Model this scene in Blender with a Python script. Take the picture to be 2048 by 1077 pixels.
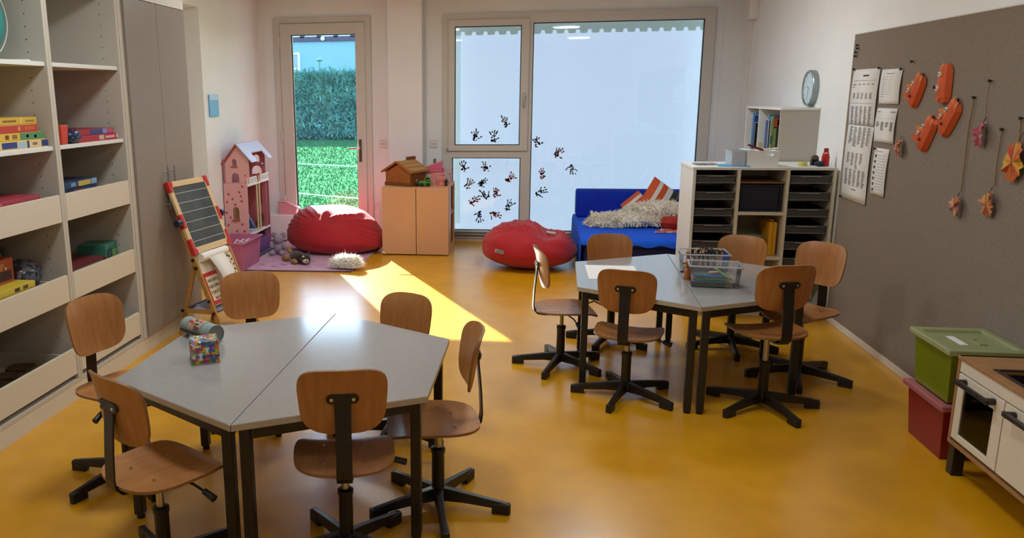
import bpy, bmesh, math, random
import numpy as np
from mathutils import Matrix, Vector, Euler

for o in list(bpy.data.objects):
    bpy.data.objects.remove(o, do_unlink=True)
SC = bpy.context.scene
COL = SC.collection
rnd = random.Random(7)
PI = math.pi

# ------------------------------------------------------------------ camera
cd = bpy.data.cameras.new('camera')
cd.sensor_width = 36.0
cd.lens = 1603.85 / 2048 * 36.0
cd.shift_x = (1024 - 805.9) / 2048
cd.clip_start = 0.05
cd.clip_end = 300
cam = bpy.data.objects.new('camera', cd)
COL.objects.link(cam)
cx = Vector((0.98840979, 0.15145085, -0.01042731))
cy = Vector((0.02206665, -0.2112909, -0.9771741))
cz = Vector((-0.15019705, 0.96561835, -0.21218401))
mw = Matrix.Identity(4)
for i in range(3):
    mw[i][0] = cx[i]; mw[i][1] = -cy[i]; mw[i][2] = -cz[i]
mw[2][3] = 1.65
cam.matrix_world = mw
SC.camera = cam

# ------------------------------------------------------------------ world, sun, exposure
wd = bpy.data.worlds.new('sky'); SC.world = wd
wd.use_nodes = True
nt = wd.node_tree; nt.nodes.clear()
sky = nt.nodes.new('ShaderNodeTexSky')
sky.sky_type = 'NISHITA'; sky.sun_disc = False
sky.sun_elevation = math.radians(28.5); sky.sun_rotation = math.radians(-26); sky.dust_density = 0.2
bg = nt.nodes.new('ShaderNodeBackground'); bg.inputs[1].default_value = 1.0
wo = nt.nodes.new('ShaderNodeOutputWorld')
nt.links.new(sky.outputs[0], bg.inputs[0]); nt.links.new(bg.outputs[0], wo.inputs[0])

sd = bpy.data.lights.new('sun', 'SUN'); sd.energy = 34; sd.angle = math.radians(0.6); sd.color = (1, 0.96, 0.9)
sun = bpy.data.objects.new('sun', sd); COL.objects.link(sun)
sun.rotation_euler = Vector((1.91, -3.93, -2.37)).to_track_quat('-Z', 'Y').to_euler()
sun.location = (-6, 20, 12)

SC.view_settings.view_transform = 'Standard'
SC.view_settings.look = 'None'
SC.view_settings.exposure = 0.0
SC.view_settings.gamma = 1.0
SC.view_settings.use_curve_mapping = False

# ------------------------------------------------------------------ materials
def lin(h):
    h = h.lstrip('#'); r = []
    for i in (0, 2, 4):
        c = int(h[i:i+2], 16) / 255
        r.append(c / 12.92 if c <= 0.04045 else ((c + 0.055) / 1.055) ** 2.4)
    return (r[0], r[1], r[2], 1)
MATS = {}
def mat(name, c1, rough=0.5, c2=None, scale=8.0, stretch=(1, 1, 1), bump=0.0, bscale=60.0, metal=0.0, spec=0.5, sheen=0.0, detail=4.0, lo=0.35, hi=0.65):
    if name in MATS: return MATS[name]
    m = bpy.data.materials.new(name); m.use_nodes = True
    t = m.node_tree; b = t.nodes['Principled BSDF']
    b.inputs['Base Color'].default_value = lin(c1)
    b.inputs['Roughness'].default_value = rough
    b.inputs['Metallic'].default_value = metal
    b.inputs['Specular IOR Level'].default_value = spec
    if sheen: b.inputs['Sheen Weight'].default_value = sheen
    if c2 or bump:
        tc = t.nodes.new('ShaderNodeTexCoord'); mp = t.nodes.new('ShaderNodeMapping')
        mp.inputs['Scale'].default_value = stretch
        t.links.new(tc.outputs['Object'], mp.inputs['Vector'])
    if c2:
        n = t.nodes.new('ShaderNodeTexNoise'); n.inputs['Scale'].default_value = scale; n.inputs['Detail'].default_value = detail
        t.links.new(mp.outputs[0], n.inputs['Vector'])
        r = t.nodes.new('ShaderNodeValToRGB')
        r.color_ramp.elements[0].position = lo; r.color_ramp.elements[1].position = hi
        r.color_ramp.elements[0].color = lin(c1); r.color_ramp.elements[1].color = lin(c2)
        t.links.new(n.outputs['Fac'], r.inputs[0]); t.links.new(r.outputs[0], b.inputs['Base Color'])
    if bump:
        n2 = t.nodes.new('ShaderNodeTexNoise'); n2.inputs['Scale'].default_value = bscale; n2.inputs['Detail'].default_value = 3
        t.links.new(mp.outputs[0], n2.inputs['Vector'])
        bp = t.nodes.new('ShaderNodeBump'); bp.inputs['Strength'].default_value = bump; bp.inputs['Distance'].default_value = 0.01
        t.links.new(n2.outputs['Fac'], bp.inputs['Height']); t.links.new(bp.outputs[0], b.inputs['Normal'])
    MATS[name] = m
    return m
def clear(name, tint, refl=0.08, rough=0.02, body=0.0, bodycol='ffffff'):
    """thin clear sheet: mostly transparent, a little glossy, optionally milky"""
    if name in MATS: return MATS[name]
    m = bpy.data.materials.new(name); m.use_nodes = True
    t = m.node_tree; t.nodes.clear()
    out = t.nodes.new('ShaderNodeOutputMaterial')
    tr = t.nodes.new('ShaderNodeBsdfTransparent'); tr.inputs[0].default_value = lin(tint)
    gl = t.nodes.new('ShaderNodeBsdfGlossy'); gl.inputs['Roughness'].default_value = rough
    fr = t.nodes.new('ShaderNodeFresnel'); fr.inputs[0].default_value = 1.35
    mu = t.nodes.new('ShaderNodeMath'); mu.operation = 'ADD'; mu.inputs[1].default_value = refl * 0.3
    mx = t.nodes.new('ShaderNodeMixShader')
    t.links.new(fr.outputs[0], mu.inputs[0]); t.links.new(mu.outputs[0], mx.inputs[0])
    src = tr.outputs[0]
    if body:
        df = t.nodes.new('ShaderNodeBsdfDiffuse'); df.inputs[0].default_value = lin(bodycol)
        tl = t.nodes.new('ShaderNodeBsdfTranslucent'); tl.inputs[0].default_value = lin(bodycol)
        m0 = t.nodes.new('ShaderNodeMixShader'); m0.inputs[0].default_value = 0.5
        t.links.new(df.outputs[0], m0.inputs[1]); t.links.new(tl.outputs[0], m0.inputs[2])
        m2 = t.nodes.new('ShaderNodeMixShader'); m2.inputs[0].default_value = body
        t.links.new(tr.outputs[0], m2.inputs[1]); t.links.new(m0.outputs[0], m2.inputs[2]); src = m2.outputs[0]
    t.links.new(src, mx.inputs[1]); t.links.new(gl.outputs[0], mx.inputs[2]); t.links.new(mx.outputs[0], out.inputs[0])
    MATS[name] = m
    return m
def emit(name, col, strength):
    m = bpy.data.materials.new(name); m.use_nodes = True
    b = m.node_tree.nodes['Principled BSDF']
    b.inputs['Base Color'].default_value = lin(col); b.inputs['Emission Color'].default_value = lin(col); b.inputs['Emission Strength'].default_value = strength
    return m

# ------------------------------------------------------------------ mesh helpers
class MB:
    def __init__(s): s.v = []; s.f = []; s.mi = []
    def add(s, vs, fs, mi=0):
        o = len(s.v); s.v += [tuple(v) for v in vs]
        s.f += [tuple(i + o for i in f) for f in fs]; s.mi += [mi] * len(fs)
        return s
    def box(s, x0, x1, y0, y1, z0, z1, mi=0):
        x0, x1 = min(x0, x1), max(x0, x1); y0, y1 = min(y0, y1), max(y0, y1); z0, z1 = min(z0, z1), max(z0, z1)
        v = [(x0, y0, z0), (x1, y0, z0), (x1, y1, z0), (x0, y1, z0), (x0, y0, z1), (x1, y0, z1), (x1, y1, z1), (x0, y1, z1)]
        return s.add(v, [(3, 2, 1, 0), (4, 5, 6, 7), (0, 1, 5, 4), (1, 2, 6, 5), (2, 3, 7, 6), (3, 0, 4, 7)], mi)
    def obox(s, c, sz, rot=(0, 0, 0), mi=0):
        R = Euler(rot).to_matrix() if not isinstance(rot, Matrix) else rot
        h = [q / 2 for q in sz]; c = Vector(c)
        v = [c + R @ Vector((a * h[0], b * h[1], d * h[2])) for d in (-1, 1) for a, b in ((-1, -1), (1, -1), (1, 1), (-1, 1))]
        return s.add(v, [(3, 2, 1, 0), (4, 5, 6, 7), (0, 1, 5, 4), (1, 2, 6, 5), (2, 3, 7, 6), (3, 0, 4, 7)], mi)
    def beam(s, p0, p1, w, h, up=(0, 0, 1), mi=0):
        """rectangular bar from p0 to p1, w across, h along up"""
        p0 = Vector(p0); p1 = Vector(p1); d = p1 - p0; L = d.length; d.normalize()
        u = Vector(up); sd_ = d.cross(u)
        if sd_.length < 1e-6: sd_ = d.cross(Vector((1, 0, 0)))
        sd_.normalize(); u = sd_.cross(d)
        R = Matrix((sd_, d, u)).transposed()
        return s.obox((p0 + p1) / 2, (w, L, h), R, mi)
    def cyl(s, p0, p1, r0, r1=None, n=16, mi=0, cap=True):
        r1 = r0 if r1 is None else r1
        p0 = Vector(p0); p1 = Vector(p1); d = (p1 - p0).normalized()
        a = d.orthogonal().normalized(); b = d.cross(a)
        v = []
        for p, r in ((p0, r0), (p1, r1)):
            for i in range(n):
                t = 2 * PI * i / n; v.append(p + a * (r * math.cos(t)) + b * (r * math.sin(t)))
        f = [(i, (i + 1) % n, n + (i + 1) % n, n + i) for i in range(n)]
        if cap: f += [tuple(range(n - 1, -1, -1)), tuple(range(n, 2 * n))]
        return s.add(v, f, mi)
    def tube(s, pts, r, n=8, mi=0, closed=False):
        pts = [Vector(p) for p in pts]; N = len(pts); rs = r if isinstance(r, (list, tuple)) else [r] * N
        v = []; a = None
        for i, p in enumerate(pts):
            d = (pts[(i + 1) % N if closed else min(i + 1, N - 1)] - pts[(i - 1) % N if closed else max(i - 1, 0)]).normalized()
            a = d.orthogonal().normalized() if a is None else (a - d * a.dot(d)).normalized()
            b = d.cross(a)
            for k in range(n):
                t = 2 * PI * k / n; v.append(p + a * (rs[i] * math.cos(t)) + b * (rs[i] * math.sin(t)))
        f = []
        for i in range(N if closed else N - 1):
            j = (i + 1) % N
            f += [(i * n + k, i * n + (k + 1) % n, j * n + (k + 1) % n, j * n + k) for k in range(n)]
        if not closed: f += [tuple(range(n - 1, -1, -1)), tuple((N - 1) * n + k for k in range(n))]
        return s.add(v, f, mi)
    def prism(s, poly, a0, a1, axis='z', mi=0):
        """extrude a 2-D polygon along axis: z -> (x,y), x -> (y,z), y -> (x,z)"""
        def P(p, a): return (p[0], p[1], a) if axis == 'z' else (a, p[0], p[1]) if axis == 'x' else (p[0], a, p[1])
        n = len(poly); v = [P(p, a0) for p in poly] + [P(p, a1) for p in poly]
        f = [tuple(range(n - 1, -1, -1)), tuple(range(n, 2 * n))] + [(i, (i + 1) % n, n + (i + 1) % n, n + i) for i in range(n)]
        return s.add(v, f, mi)
    def lathe(s, prof, c=(0, 0, 0), n=24, mi=0, sx=1, sy=1):
        v = []
        for r, z in prof:
            for k in range(n):
                t = 2 * PI * k / n; v.append((c[0] + sx * r * math.cos(t), c[1] + sy * r * math.sin(t), c[2] + z))
        f = []
        for i in range(len(prof) - 1):
            f += [(i * n + k, i * n + (k + 1) % n, (i + 1) * n + (k + 1) % n, (i + 1) * n + k) for k in range(n)]
        f += [tuple(range(n - 1, -1, -1)), tuple((len(prof) - 1) * n + k for k in range(n))]
        return s.add(v, f, mi)
    def ball(s, c, r, n=14, m=9, mi=0, fn=None):
        """ellipsoid, r scalar or triple; fn(unit vector) -> radius factor"""
        r = (r, r, r) if not isinstance(r, (tuple, list)) else r
        v = []
        for i in range(m + 1):
            ph = PI * i / m
            for k in range(n):
                t = 2 * PI * k / n; u = (math.sin(ph) * math.cos(t), math.sin(ph) * math.sin(t), math.cos(ph))
                q = fn(u) if fn else 1
                v.append((c[0] + r[0] * u[0] * q, c[1] + r[1] * u[1] * q, c[2] + r[2] * u[2] * q))
        f = []
        for i in range(m):
            f += [(i * n + k, (i + 1) * n + k, (i + 1) * n + (k + 1) % n, i * n + (k + 1) % n) for k in range(n)]
        return s.add(v, f, mi)
    def plate(s, outer, holes, a0, a1, axis='y', mi=0):
        """flat plate with holes, extruded along axis"""
        bm = bmesh.new(); loops = []
        for lp in [outer] + list(holes):
            vs = [bm.verts.new((p[0], p[1], 0)) for p in lp]; loops.append(vs)
            for i in range(len(vs)): bm.edges.new((vs[i], vs[(i + 1) % len(vs)]))
        bmesh.ops.triangle_fill(bm, use_beauty=True, use_dissolve=False, edges=bm.edges[:], normal=(0, 0, 1))
        bm.verts.index_update()
        def P(p, a): return (p[0], p[1], a) if axis == 'z' else (a, p[0], p[1]) if axis == 'x' else (p[0], a, p[1])
        n = len(bm.verts)
        v = [P(q.co, a0) for q in bm.verts] + [P(q.co, a1) for q in bm.verts]; f = []
        for t in bm.faces:
            ix = [q.index for q in t.verts]; f += [tuple(ix), tuple(n + i for i in reversed(ix))]
        for vs in loops:
            for i in range(len(vs)):
                a, b = vs[i].index, vs[(i + 1) % len(vs)].index; f.append((a, b, n + b, n + a))
        bm.free()
        return s.add(v, f, mi)
    def xf(s, M):
        s.v = [tuple(M @ Vector(v)) for v in s.v]; return s
ORG = {}
def build(name, mb, m, parent=None, smooth=False, bevel=0.0, seg=2, label=None, kind=None, subsurf=0, loc=None, rot=None, recalc=True):
    o0 = ORG.get(parent.name, (0, 0, 0)) if parent else (0, 0, 0)
    me = bpy.data.meshes.new(name)
    me.from_pydata([(v[0] - o0[0], v[1] - o0[1], v[2] - o0[2]) for v in mb.v], [], mb.f)
    if recalc:
        bm = bmesh.new(); bm.from_mesh(me)
        bmesh.ops.remove_doubles(bm, verts=bm.verts, dist=1e-6)
        bmesh.ops.recalc_face_normals(bm, faces=bm.faces); 
        if len(bm.faces) == len(mb.mi):
            bm.to_mesh(me); bm.free()
            for p, q in zip(me.polygons, mb.mi): p.material_index = q
        else:
            bm.free()
            for p, q in zip(me.polygons, mb.mi): p.material_index = q
    else:
        me.polygons.foreach_set('material_index', mb.mi)
    for q in (m if isinstance(m, (list, tuple)) else [m]): me.materials.append(q)
    if smooth:
        me.shade_smooth()
        if smooth != 'all': me.set_sharp_from_angle(angle=math.radians(38))
    o = bpy.data.objects.new(name, me); COL.objects.link(o)
    if parent: o.parent = parent
    if bevel:
        b = o.modifiers.new('bevel', 'BEVEL'); b.width = bevel; b.segments = seg; b.limit_method = 'ANGLE'; b.angle_limit = math.radians(40)
    if subsurf:
        b = o.modifiers.new('subsurf', 'SUBSURF'); b.levels = subsurf; b.render_levels = subsurf
    if loc is not None: o.location = loc
    if rot is not None: o.rotation_euler = rot
    if label: o['label'] = label
    if kind: o['kind'] = kind
    ORG[o.name] = o0
    return o
def thing(name, label, cat, loc=(0, 0, 0), group=None, rotz=None):
    """an Empty at the thing's base; parts are given in world coordinates, or in local ones when rotz is set"""
    o = bpy.data.objects.new(name, None); COL.objects.link(o)
    o.empty_display_size = 0.05; o.location = loc
    if rotz is not None: o.rotation_euler = (0, 0, rotz)
    o['label'] = label; o['category'] = cat
    if group: o['group'] = group
    ORG[o.name] = tuple(loc) if rotz is None else (0, 0, 0)
    return o
def single(name, mb, m, label, cat, group=None, **k):
    """a thing that is one mesh: origin moved to the middle of its base"""
    xs = [v[0] for v in mb.v]; ys = [v[1] for v in mb.v]; zs = [v[2] for v in mb.v]
    c = ((min(xs) + max(xs)) / 2, (min(ys) + max(ys)) / 2, min(zs))
    mb.v = [(v[0] - c[0], v[1] - c[1], v[2] - c[2]) for v in mb.v]
    o = build(name, mb, m, **k); o.location = c
    o['label'] = label; o['category'] = cat
    if group: o['group'] = group
    ORG[o.name] = c
    return o
def struct(name, mb, m, **k): return build(name, mb, m, kind='structure', **k)
def copytree(o, parent=None):
    c = o.copy(); COL.objects.link(c); c.parent = parent
    for ch in o.children: copytree(ch, c)
    return c
def textmesh(body, size, depth=0.0008, align='CENTER'):
    cu = bpy.data.curves.new('t', 'FONT'); cu.body = body; cu.size = size; cu.extrude = depth; cu.align_x = align; cu.align_y = 'CENTER'; cu.resolution_u = 2
    ob = bpy.data.objects.new('t', cu); COL.objects.link(ob)
    dg = bpy.context.evaluated_depsgraph_get(); dg.update()
    me = bpy.data.meshes.new_from_object(ob.evaluated_get(dg))
    mb = MB(); mb.add([v.co[:] for v in me.vertices], [tuple(p.vertices) for p in me.polygons])
    bpy.data.objects.remove(ob, do_unlink=True); bpy.data.curves.remove(cu); bpy.data.meshes.remove(me)
    return mb
def sgn(x): return -1 if x < 0 else 1
def sup(t, n): c, s_ = math.cos(t), math.sin(t); return sgn(c) * abs(c) ** (2 / n), sgn(s_) * abs(s_) ** (2 / n)
def arch(x0, x1, z0, z1, n=8):
    """outline of a round-headed opening"""
    r = (x1 - x0) / 2; c = (x0 + x1) / 2
    return [(x0, z0), (x1, z0)] + [(c + r * math.cos(PI * i / n), z1 - r + r * math.sin(PI * i / n)) for i in range(n + 1)]
def rect(x0, x1, z0, z1): return [(x0, z0), (x1, z0), (x1, z1), (x0, z1)]
def vnoise(p, seed=0):
    from mathutils import noise
    return noise.noise(Vector((p[0] + seed * 17.3, p[1] - seed * 7.1, p[2] + seed * 3.7)))

# palette
WALL = mat('wall_paint', 'f1f3f3', 0.75, 'edefef', 3, bump=0.04, bscale=180)
WALLB = mat('back_wall_panel', 'e8eaeb', 0.6, 'e3e5e6', 2, bump=0.03, bscale=200)
CEIL = mat('ceiling_paint', 'e8e5df', 0.85)
FLOOR = mat('yellow_linoleum', 'd99b12', 0.26, 'ce910d', 5, bump=0.025, bscale=90, spec=1.0, detail=8)
TRIM = mat('trim_paint', 'd9cfc4', 0.5)
FRAME = mat('window_frame_paint', 'cbc7c1', 0.45)
GLASS = clear('window_glass', 'f2f8fa', 0.06)
STEEL = mat('brushed_steel', 'b8b6b2', 0.3, metal=1.0)
CHROME = mat('chrome', 'd8d6d2', 0.12, metal=1.0)
BLACK = mat('black_powder_coat', '15120f', 0.38)
BLACKP = mat('black_plastic', '121110', 0.45)
DARK = mat('dark_void', '1a1714', 0.8)
PLY = mat('beech_plywood', 'b0763f', 0.36, 'a06633', 6, (1, 7, 1), bump=0.02, bscale=40)
PLYE = mat('plywood_edge', '8d6238', 0.5)
WHITE = mat('white_laminate', 'e0dfd9', 0.4)
CREAM = mat('cream_laminate', 'd9ceb9', 0.45, 'd4c8b2', 40, (1, 6, 1))
GREYL = mat('grey_laminate', '8f857a', 0.42, '8a8075', 30, (1, 1, 5))
SHELFB = mat('shelf_panel', 'c4bbae', 0.5)
RED = mat('red_plastic', 'c02a26', 0.35)
PINK = mat('pink_board', 'e3a9a6', 0.5)
WHITEP = mat('white_paper', 'e9e6e2', 0.7)
INK = mat('print_ink', '4a4848', 0.7)

# ================================================================== structure
YB = 9.12
struct('floor', MB().box(-4.3, 2.4, -2.0, 9.3, -0.1, 0), FLOOR)
struct('ceiling', MB().box(-4.3, 2.4, -2.0, 9.3, 2.85, 3.0), CEIL)
struct('wall_right', MB().box(2.205, 2.4, -2.0, 9.3, 0, 2.85), WALL)
struct('wall_rear', MB().box(-4.3, 2.4, -2.2, -2.0, 0, 2.85), WALL)
w = MB()
w.box(-3.2, -3.062, -2.0, 5.75, 0, 2.85)
w.box(-3.35, -3.062, 7.44, 9.3, 0, 2.85)
w.box(-3.35, -3.062, 5.75, 7.44, 2.47, 2.85)
w.box(-4.3, -4.2, 5.6, 7.6, 0, 2.85); w.box(-4.3, -3.2, 5.65, 5.75, 0, 2.85); w.box(-4.3, -3.35, 7.44, 7.6, 0, 2.85)
struct('wall_left', w, WALL)
w = MB()
w.plate(rect(-3.2, 2.3, 0, 2.85), [rect(-2.87, -1.75, 0.1, 2.515), rect(-0.945, 1.91, 0.035, 2.508)], YB, 9.32, 'y')
struct('wall_back', w, WALLB)
struct('wall_column', MB().box(-1.528, -1.15, 8.9, YB, 0, 2.85), WALLB, bevel=0.006)
struct('baseboard_right', MB().box(2.188, 2.205, -2.0, 9.12, 0, 0.052), TRIM, bevel=0.004)
struct('baseboard_back', MB().box(-1.15, -0.945, 9.105, YB, 0, 0.05).box(1.91, 2.188, 9.105, YB, 0, 0.05), TRIM, bevel=0.004)
struct('trim_1', MB().box(-3.06, -2.38, 8.94, YB, 0, 0.3), WALLB, bevel=0.01)      # sill box beside the garden door
# wall panel seams: narrow cover strips standing proud
struct('trim_2', MB().box(-3.0, -2.992, 9.114, YB, 0.3, 2.85), WALLB)
struct('trim_3', MB().box(1.985, 1.992, 9.114, YB, 0.05, 2.85), WALLB)

# ------------------------------------------------------------------ garden door
d = build('door_1', MB().plate(rect(-2.868, -1.752, 0.1, 2.513), [rect(-2.80, -1.815, 0.14, 2.45)], 9.09, 9.2, 'y'), FRAME, kind='structure', bevel=0.004)
leaf = build('door_leaf', MB().plate(rect(-2.795, -1.82, 0.145, 2.445), [rect(-2.665, -1.925, 0.285, 2.325)], 9.075, 9.15, 'y'), FRAME, d, bevel=0.006)
build('gasket', MB().plate(rect(-2.668, -1.922, 0.282, 2.328), [rect(-2.653, -1.932, 0.292, 2.316)], 9.1, 9.13, 'y'), BLACKP, leaf)
build('pane', MB().box(-2.66, -1.93, 9.112, 9.118, 0.287, 2.322), GLASS, leaf)
h = build('door_handle', MB().box(-1.905, -1.872, 9.064, 9.075, 0.905, 1.16), mat('dark_nickel', '6d6660', 0.35, metal=1), leaf, bevel=0.008)
hb = MB().cyl((-1.888, 9.066, 1.063), (-1.888, 9.025, 1.063), 0.01, n=12).tube([(-1.888, 9.025, 1.063), (-1.90, 9.02, 1.063), (-1.94, 9.018, 1.062), (-2.02, 9.018, 1.058)], [0.011, 0.011, 0.01, 0.009], 10)
build('lever', hb, CHROME, h, smooth=True)
for z in (2.25, 1.2, 0.45):
    build('hinge', MB().cyl((-2.805, 9.07, z - 0.055), (-2.805, 9.07, z + 0.055), 0.012, n=12), TRIM, d, smooth=True)
build('threshold', MB().box(-2.8, -1.815, 9.06, 9.2, 0.1, 0.142), STEEL, d)

# ------------------------------------------------------------------ big window
wn = build('window_1', MB().plate(rect(-0.943, 1.908, 0.037, 2.506), [rect(-0.84, -0.075, 0.122, 0.952), rect(-0.86, -0.02, 1.045, 2.425), rect(0.035, 1.803, 0.122, 2.397)], 9.085, 9.2, 'y'), FRAME, kind='structure', bevel=0.004)
sash = build('sash', MB().plate(rect(-0.882, -0.003, 1.028, 2.442), [rect(-0.81, -0.09, 1.092, 2.372)], 9.06, 9.14, 'y'), FRAME, wn, bevel=0.006)
build('pane', MB().box(-0.815, -0.085, 9.1, 9.106, 1.087, 2.377), GLASS, sash)
build('pane', MB().box(-0.845, -0.07, 9.13, 9.136, 0.117, 0.957), GLASS, wn)
build('pane', MB().box(0.03, 1.808, 9.13, 9.136, 0.117, 2.402), GLASS, wn)
gk = MB()
for r_, y in ((rect(-0.84, -0.075, 0.122, 0.952), 9.12), (rect(0.035, 1.803, 0.122, 2.397), 9.12), (rect(-0.81, -0.09, 1.092, 2.372), 9.09)):
    x0, z0 = r_[0]; x1, z1 = r_[2]
    gk.plate(rect(x0 - .002, x1 + .002, z0 - .002, z1 + .002), [rect(x0 + .009, x1 - .009, z0 + .009, z1 - .009)], y, y + 0.008, 'y')
build('gasket', gk, BLACKP, wn)
for z in (2.4, 1.04):
    build('hinge', MB().cyl((-0.889, 9.062, z - 0.05 if z > 2 else z - 0.02), (-0.889, 9.062, z + 0.02), 0.009, n=10), STEEL if z < 2 else TRIM, wn, smooth=True)
h = build('window_handle', MB().box(-0.062, -0.036, 9.05, 9.06, 1.59, 1.66), STEEL, sash, bevel=0.006)
build('lever', MB().tube([(-0.049, 9.05, 1.635), (-0.049, 9.025, 1.63), (-0.05, 9.018, 1.6), (-0.052, 9.018, 1.5)], [0.01, 0.01, 0.009, 0.007], 10), STEEL, h, smooth=True)
build('sill_rail', MB().box(-0.86, 1.82, 9.07, 9.085, 0.06, 0.075).box(-0.86, 1.82, 9.072, 9.085, 0.095, 0.105), mat('dark_rail', '55504a', 0.5), wn)

# paint hand prints on the panes
HC = {'dred': '8a302c', 'red': 'b03a2c', 'dgrey': '4a4440', 'olive': '7a6c40', 'ochre': 'a88a3a', 'green': '2f4f44', 'maroon': '6b2c34', 'pink': 'b9545e', 'orange': 'b8603c', 'brown': '9a4c30', 'violet': '7b5f70'}
def handprint(x, z, y, ang, col, seed, s=1.0):
    r = random.Random(seed); mb = MB()
    def blob(cx_, cz_, rx, rz, a, n=9):
        pts = []
        for i in range(n):
            t = 2 * PI * i / n; q = r.uniform(0.7, 1.2)
            px_, pz_ = rx * q * math.cos(t), rz * q * math.sin(t)
            pts.append((cx_ + px_ * math.cos(a) - pz_ * math.sin(a), cz_ + px_ * math.sin(a) + pz_ * math.cos(a)))
        mb.prism(pts, 0, 0.0008, 'y')
    for k in range(8):
        blob(r.uniform(-.022, .022), r.uniform(-.032, .014), r.uniform(.006, .012), r.uniform(.007, .016), r.uniform(0, 3))
    for k, (a, L) in enumerate(((1.05, .042), (.38, .066), (.06, .074), (-.24, .068), (-.6, .055))):
        st = .022 if k else .012
        p = st
        while p < st + L - .012:
            l = r.uniform(.012, .028)
            if r.random() < .86:
                q = p + l / 2
                blob(math.sin(a) * q * 1.0 + (0 if k else .012), math.cos(a) * q - .008 - (0.01 if k == 0 else 0), .0078 * r.uniform(.8, 1.25), l * .62, -a, 7)
            p += l + r.uniform(.001, .006)
    c, s_ = math.cos(ang) * s, math.sin(ang) * s
    mb.v = [(x + v[0] * c + v[2] * s_, y - v[1], z - v[0] * s_ + v[2] * c) for v in mb.v]
    o = build('handprint', mb, clear('paint_' + col, HC[col], 0.0, 0.5, 0.75, HC[col]), wn, recalc=False)
    o['label'] = {'dred': 'dark red', 'red': 'red', 'dgrey': 'dark grey', 'olive': 'olive', 'ochre': 'ochre', 'green': 'dark green', 'maroon': 'maroon', 'pink': 'pink', 'orange': 'orange', 'brown': 'brown', 'violet': 'violet grey'}[col] + ' painted hand print'
HP = [(-0.577, 1.176, 9.099, 0, 'maroon'), (-0.378, 1.170, 9.099, .1, 'dgrey'), (-0.240, 1.325, 9.099, -.3, 'olive'),
      (-0.717, 0.834, 9.129, .05, 'maroon'), (-0.459, 0.822, 9.129, -.5, 'dred'), (-0.200, 0.714, 9.129, 1.0, 'red'),
      (-0.665, 0.634, 9.129, .7, 'ochre'), (-0.512, 0.661, 9.129, 1.0, 'green'), (-0.456, 0.514, 9.129, -.9, 'dgrey'),
      (-0.349, 0.542, 9.129, .35, 'pink'), (-0.617, 0.459, 9.129, 1.25, 'red'), (-0.210, 0.395, 9.129, .7, 'green'),
      (-0.527, 0.302, 9.129, 3.2, 'dgrey'), (-0.369, 0.310, 9.129, 2.0, 'orange'),
      (0.103, 1.104, 9.129, -.1, 'maroon'), (0.316, 0.985, 9.129, .75, 'brown'), (0.485, 0.846, 9.129, 2.8, 'violet'),
      (0.167, 0.755, 9.129, .1, 'red'), (0.140, 0.558, 9.129, 1.05, 'green')]
for i, (x, z, y, a, c) in enumerate(HP): handprint(x, z, y, a, c, 100 + i, 1.12)

# ------------------------------------------------------------------ outside: blind, garden, house
BL = bpy.data.materials.new('blind_fabric'); BL.use_nodes = True
t = BL.node_tree; t.nodes.clear()
out = t.nodes.new('ShaderNodeOutputMaterial'); tl = t.nodes.new('ShaderNodeBsdfTranslucent'); df = t.nodes.new('ShaderNodeBsdfDiffuse'); ms = t.nodes.new('ShaderNodeAddShader')
nz = t.nodes.new('ShaderNodeTexNoise'); nz.inputs['Scale'].default_value = 1.2; nz.inputs['Detail'].default_value = 2
cr = t.nodes.new('ShaderNodeValToRGB'); cr.color_ramp.elements[0].color = (0.052, 0.059, 0.077, 1); cr.color_ramp.elements[1].color = (0.058, 0.065, 0.083, 1)
t.links.new(nz.outputs['Fac'], cr.inputs[0]); t.links.new(cr.outputs[0], tl.inputs[0]); df.inputs[0].default_value = (0.3, 0.31, 0.33, 1)
t.links.new(tl.outputs[0], ms.inputs[0]); t.links.new(df.outputs[0], ms.inputs[1]); t.links.new(ms.outputs[0], out.inputs[0])
def bfab(name, c):
    m = BL.copy(); m.name = name
    for q in m.node_tree.nodes:
        if q.type == 'VALTORGB':
            q.color_ramp.elements[0].color = (*c, 1); q.color_ramp.elements[1].color = (*[x * 1.06 for x in c], 1)
    return m
def sheetpoly(pts, y): return MB().add([(p[0], y, p[1]) for p in pts], [tuple(range(len(pts)))])
bt = thing('window_blind', 'white outdoor fabric blind lowered behind the big painted window', 'blind', (0.55, 9.42, 0.0))
teeth = []
x = -0.624 + 0.1275 * 19
while x > -0.78:
    teeth += [(x + 0.028, 2.302), (x + 0.017, 2.34), (x - 0.017, 2.34), (x - 0.028, 2.302)]; x -= 0.1275
teeth = [(max(-0.775, min(1.86, a)), b) for a, b in teeth]
pts = [(-0.775, 0.152), (-0.83, 0.152), (-0.83, 0.0), (1.86, 0.0), (1.86, 2.302)] + teeth + [(-0.775, 2.302)]
build('fabric', sheetpoly(pts, 9.42), BL, bt, recalc=False)
build('hem_bar', MB().box(-0.83, 1.87, 9.425, 9.44, -0.02, 0.02), mat('hem_grey', 'c8ccd0', 0.5), bt)
build('valance', sheetpoly([(1.86, 2.302)] + teeth + [(-0.775, 2.302), (-1.06, 2.302), (-1.06, 2.8), (2.0, 2.8), (2.0, 2.302)], 9.42), bfab('valance_fabric', (.017, .021, .019)), bt, recalc=False)
build('added_gap_strip', sheetpoly([(-1.06, 0.0), (-0.83, 0.0), (-0.83, 0.152), (-0.775, 0.152), (-0.775, 2.302), (-1.06, 2.302)], 9.42), bfab('added_gap_strip_sheet', (.034, .043, .047)), bt, recalc=False)  # added translucent sheet: closes the gap beside the blind against a sun streak
build('guide_rail', MB().box(1.87, 1.95, 9.4, 9.52, -0.05, 2.6), mat('rail_grey', '9fb0b4', 0.5), bt)

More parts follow.
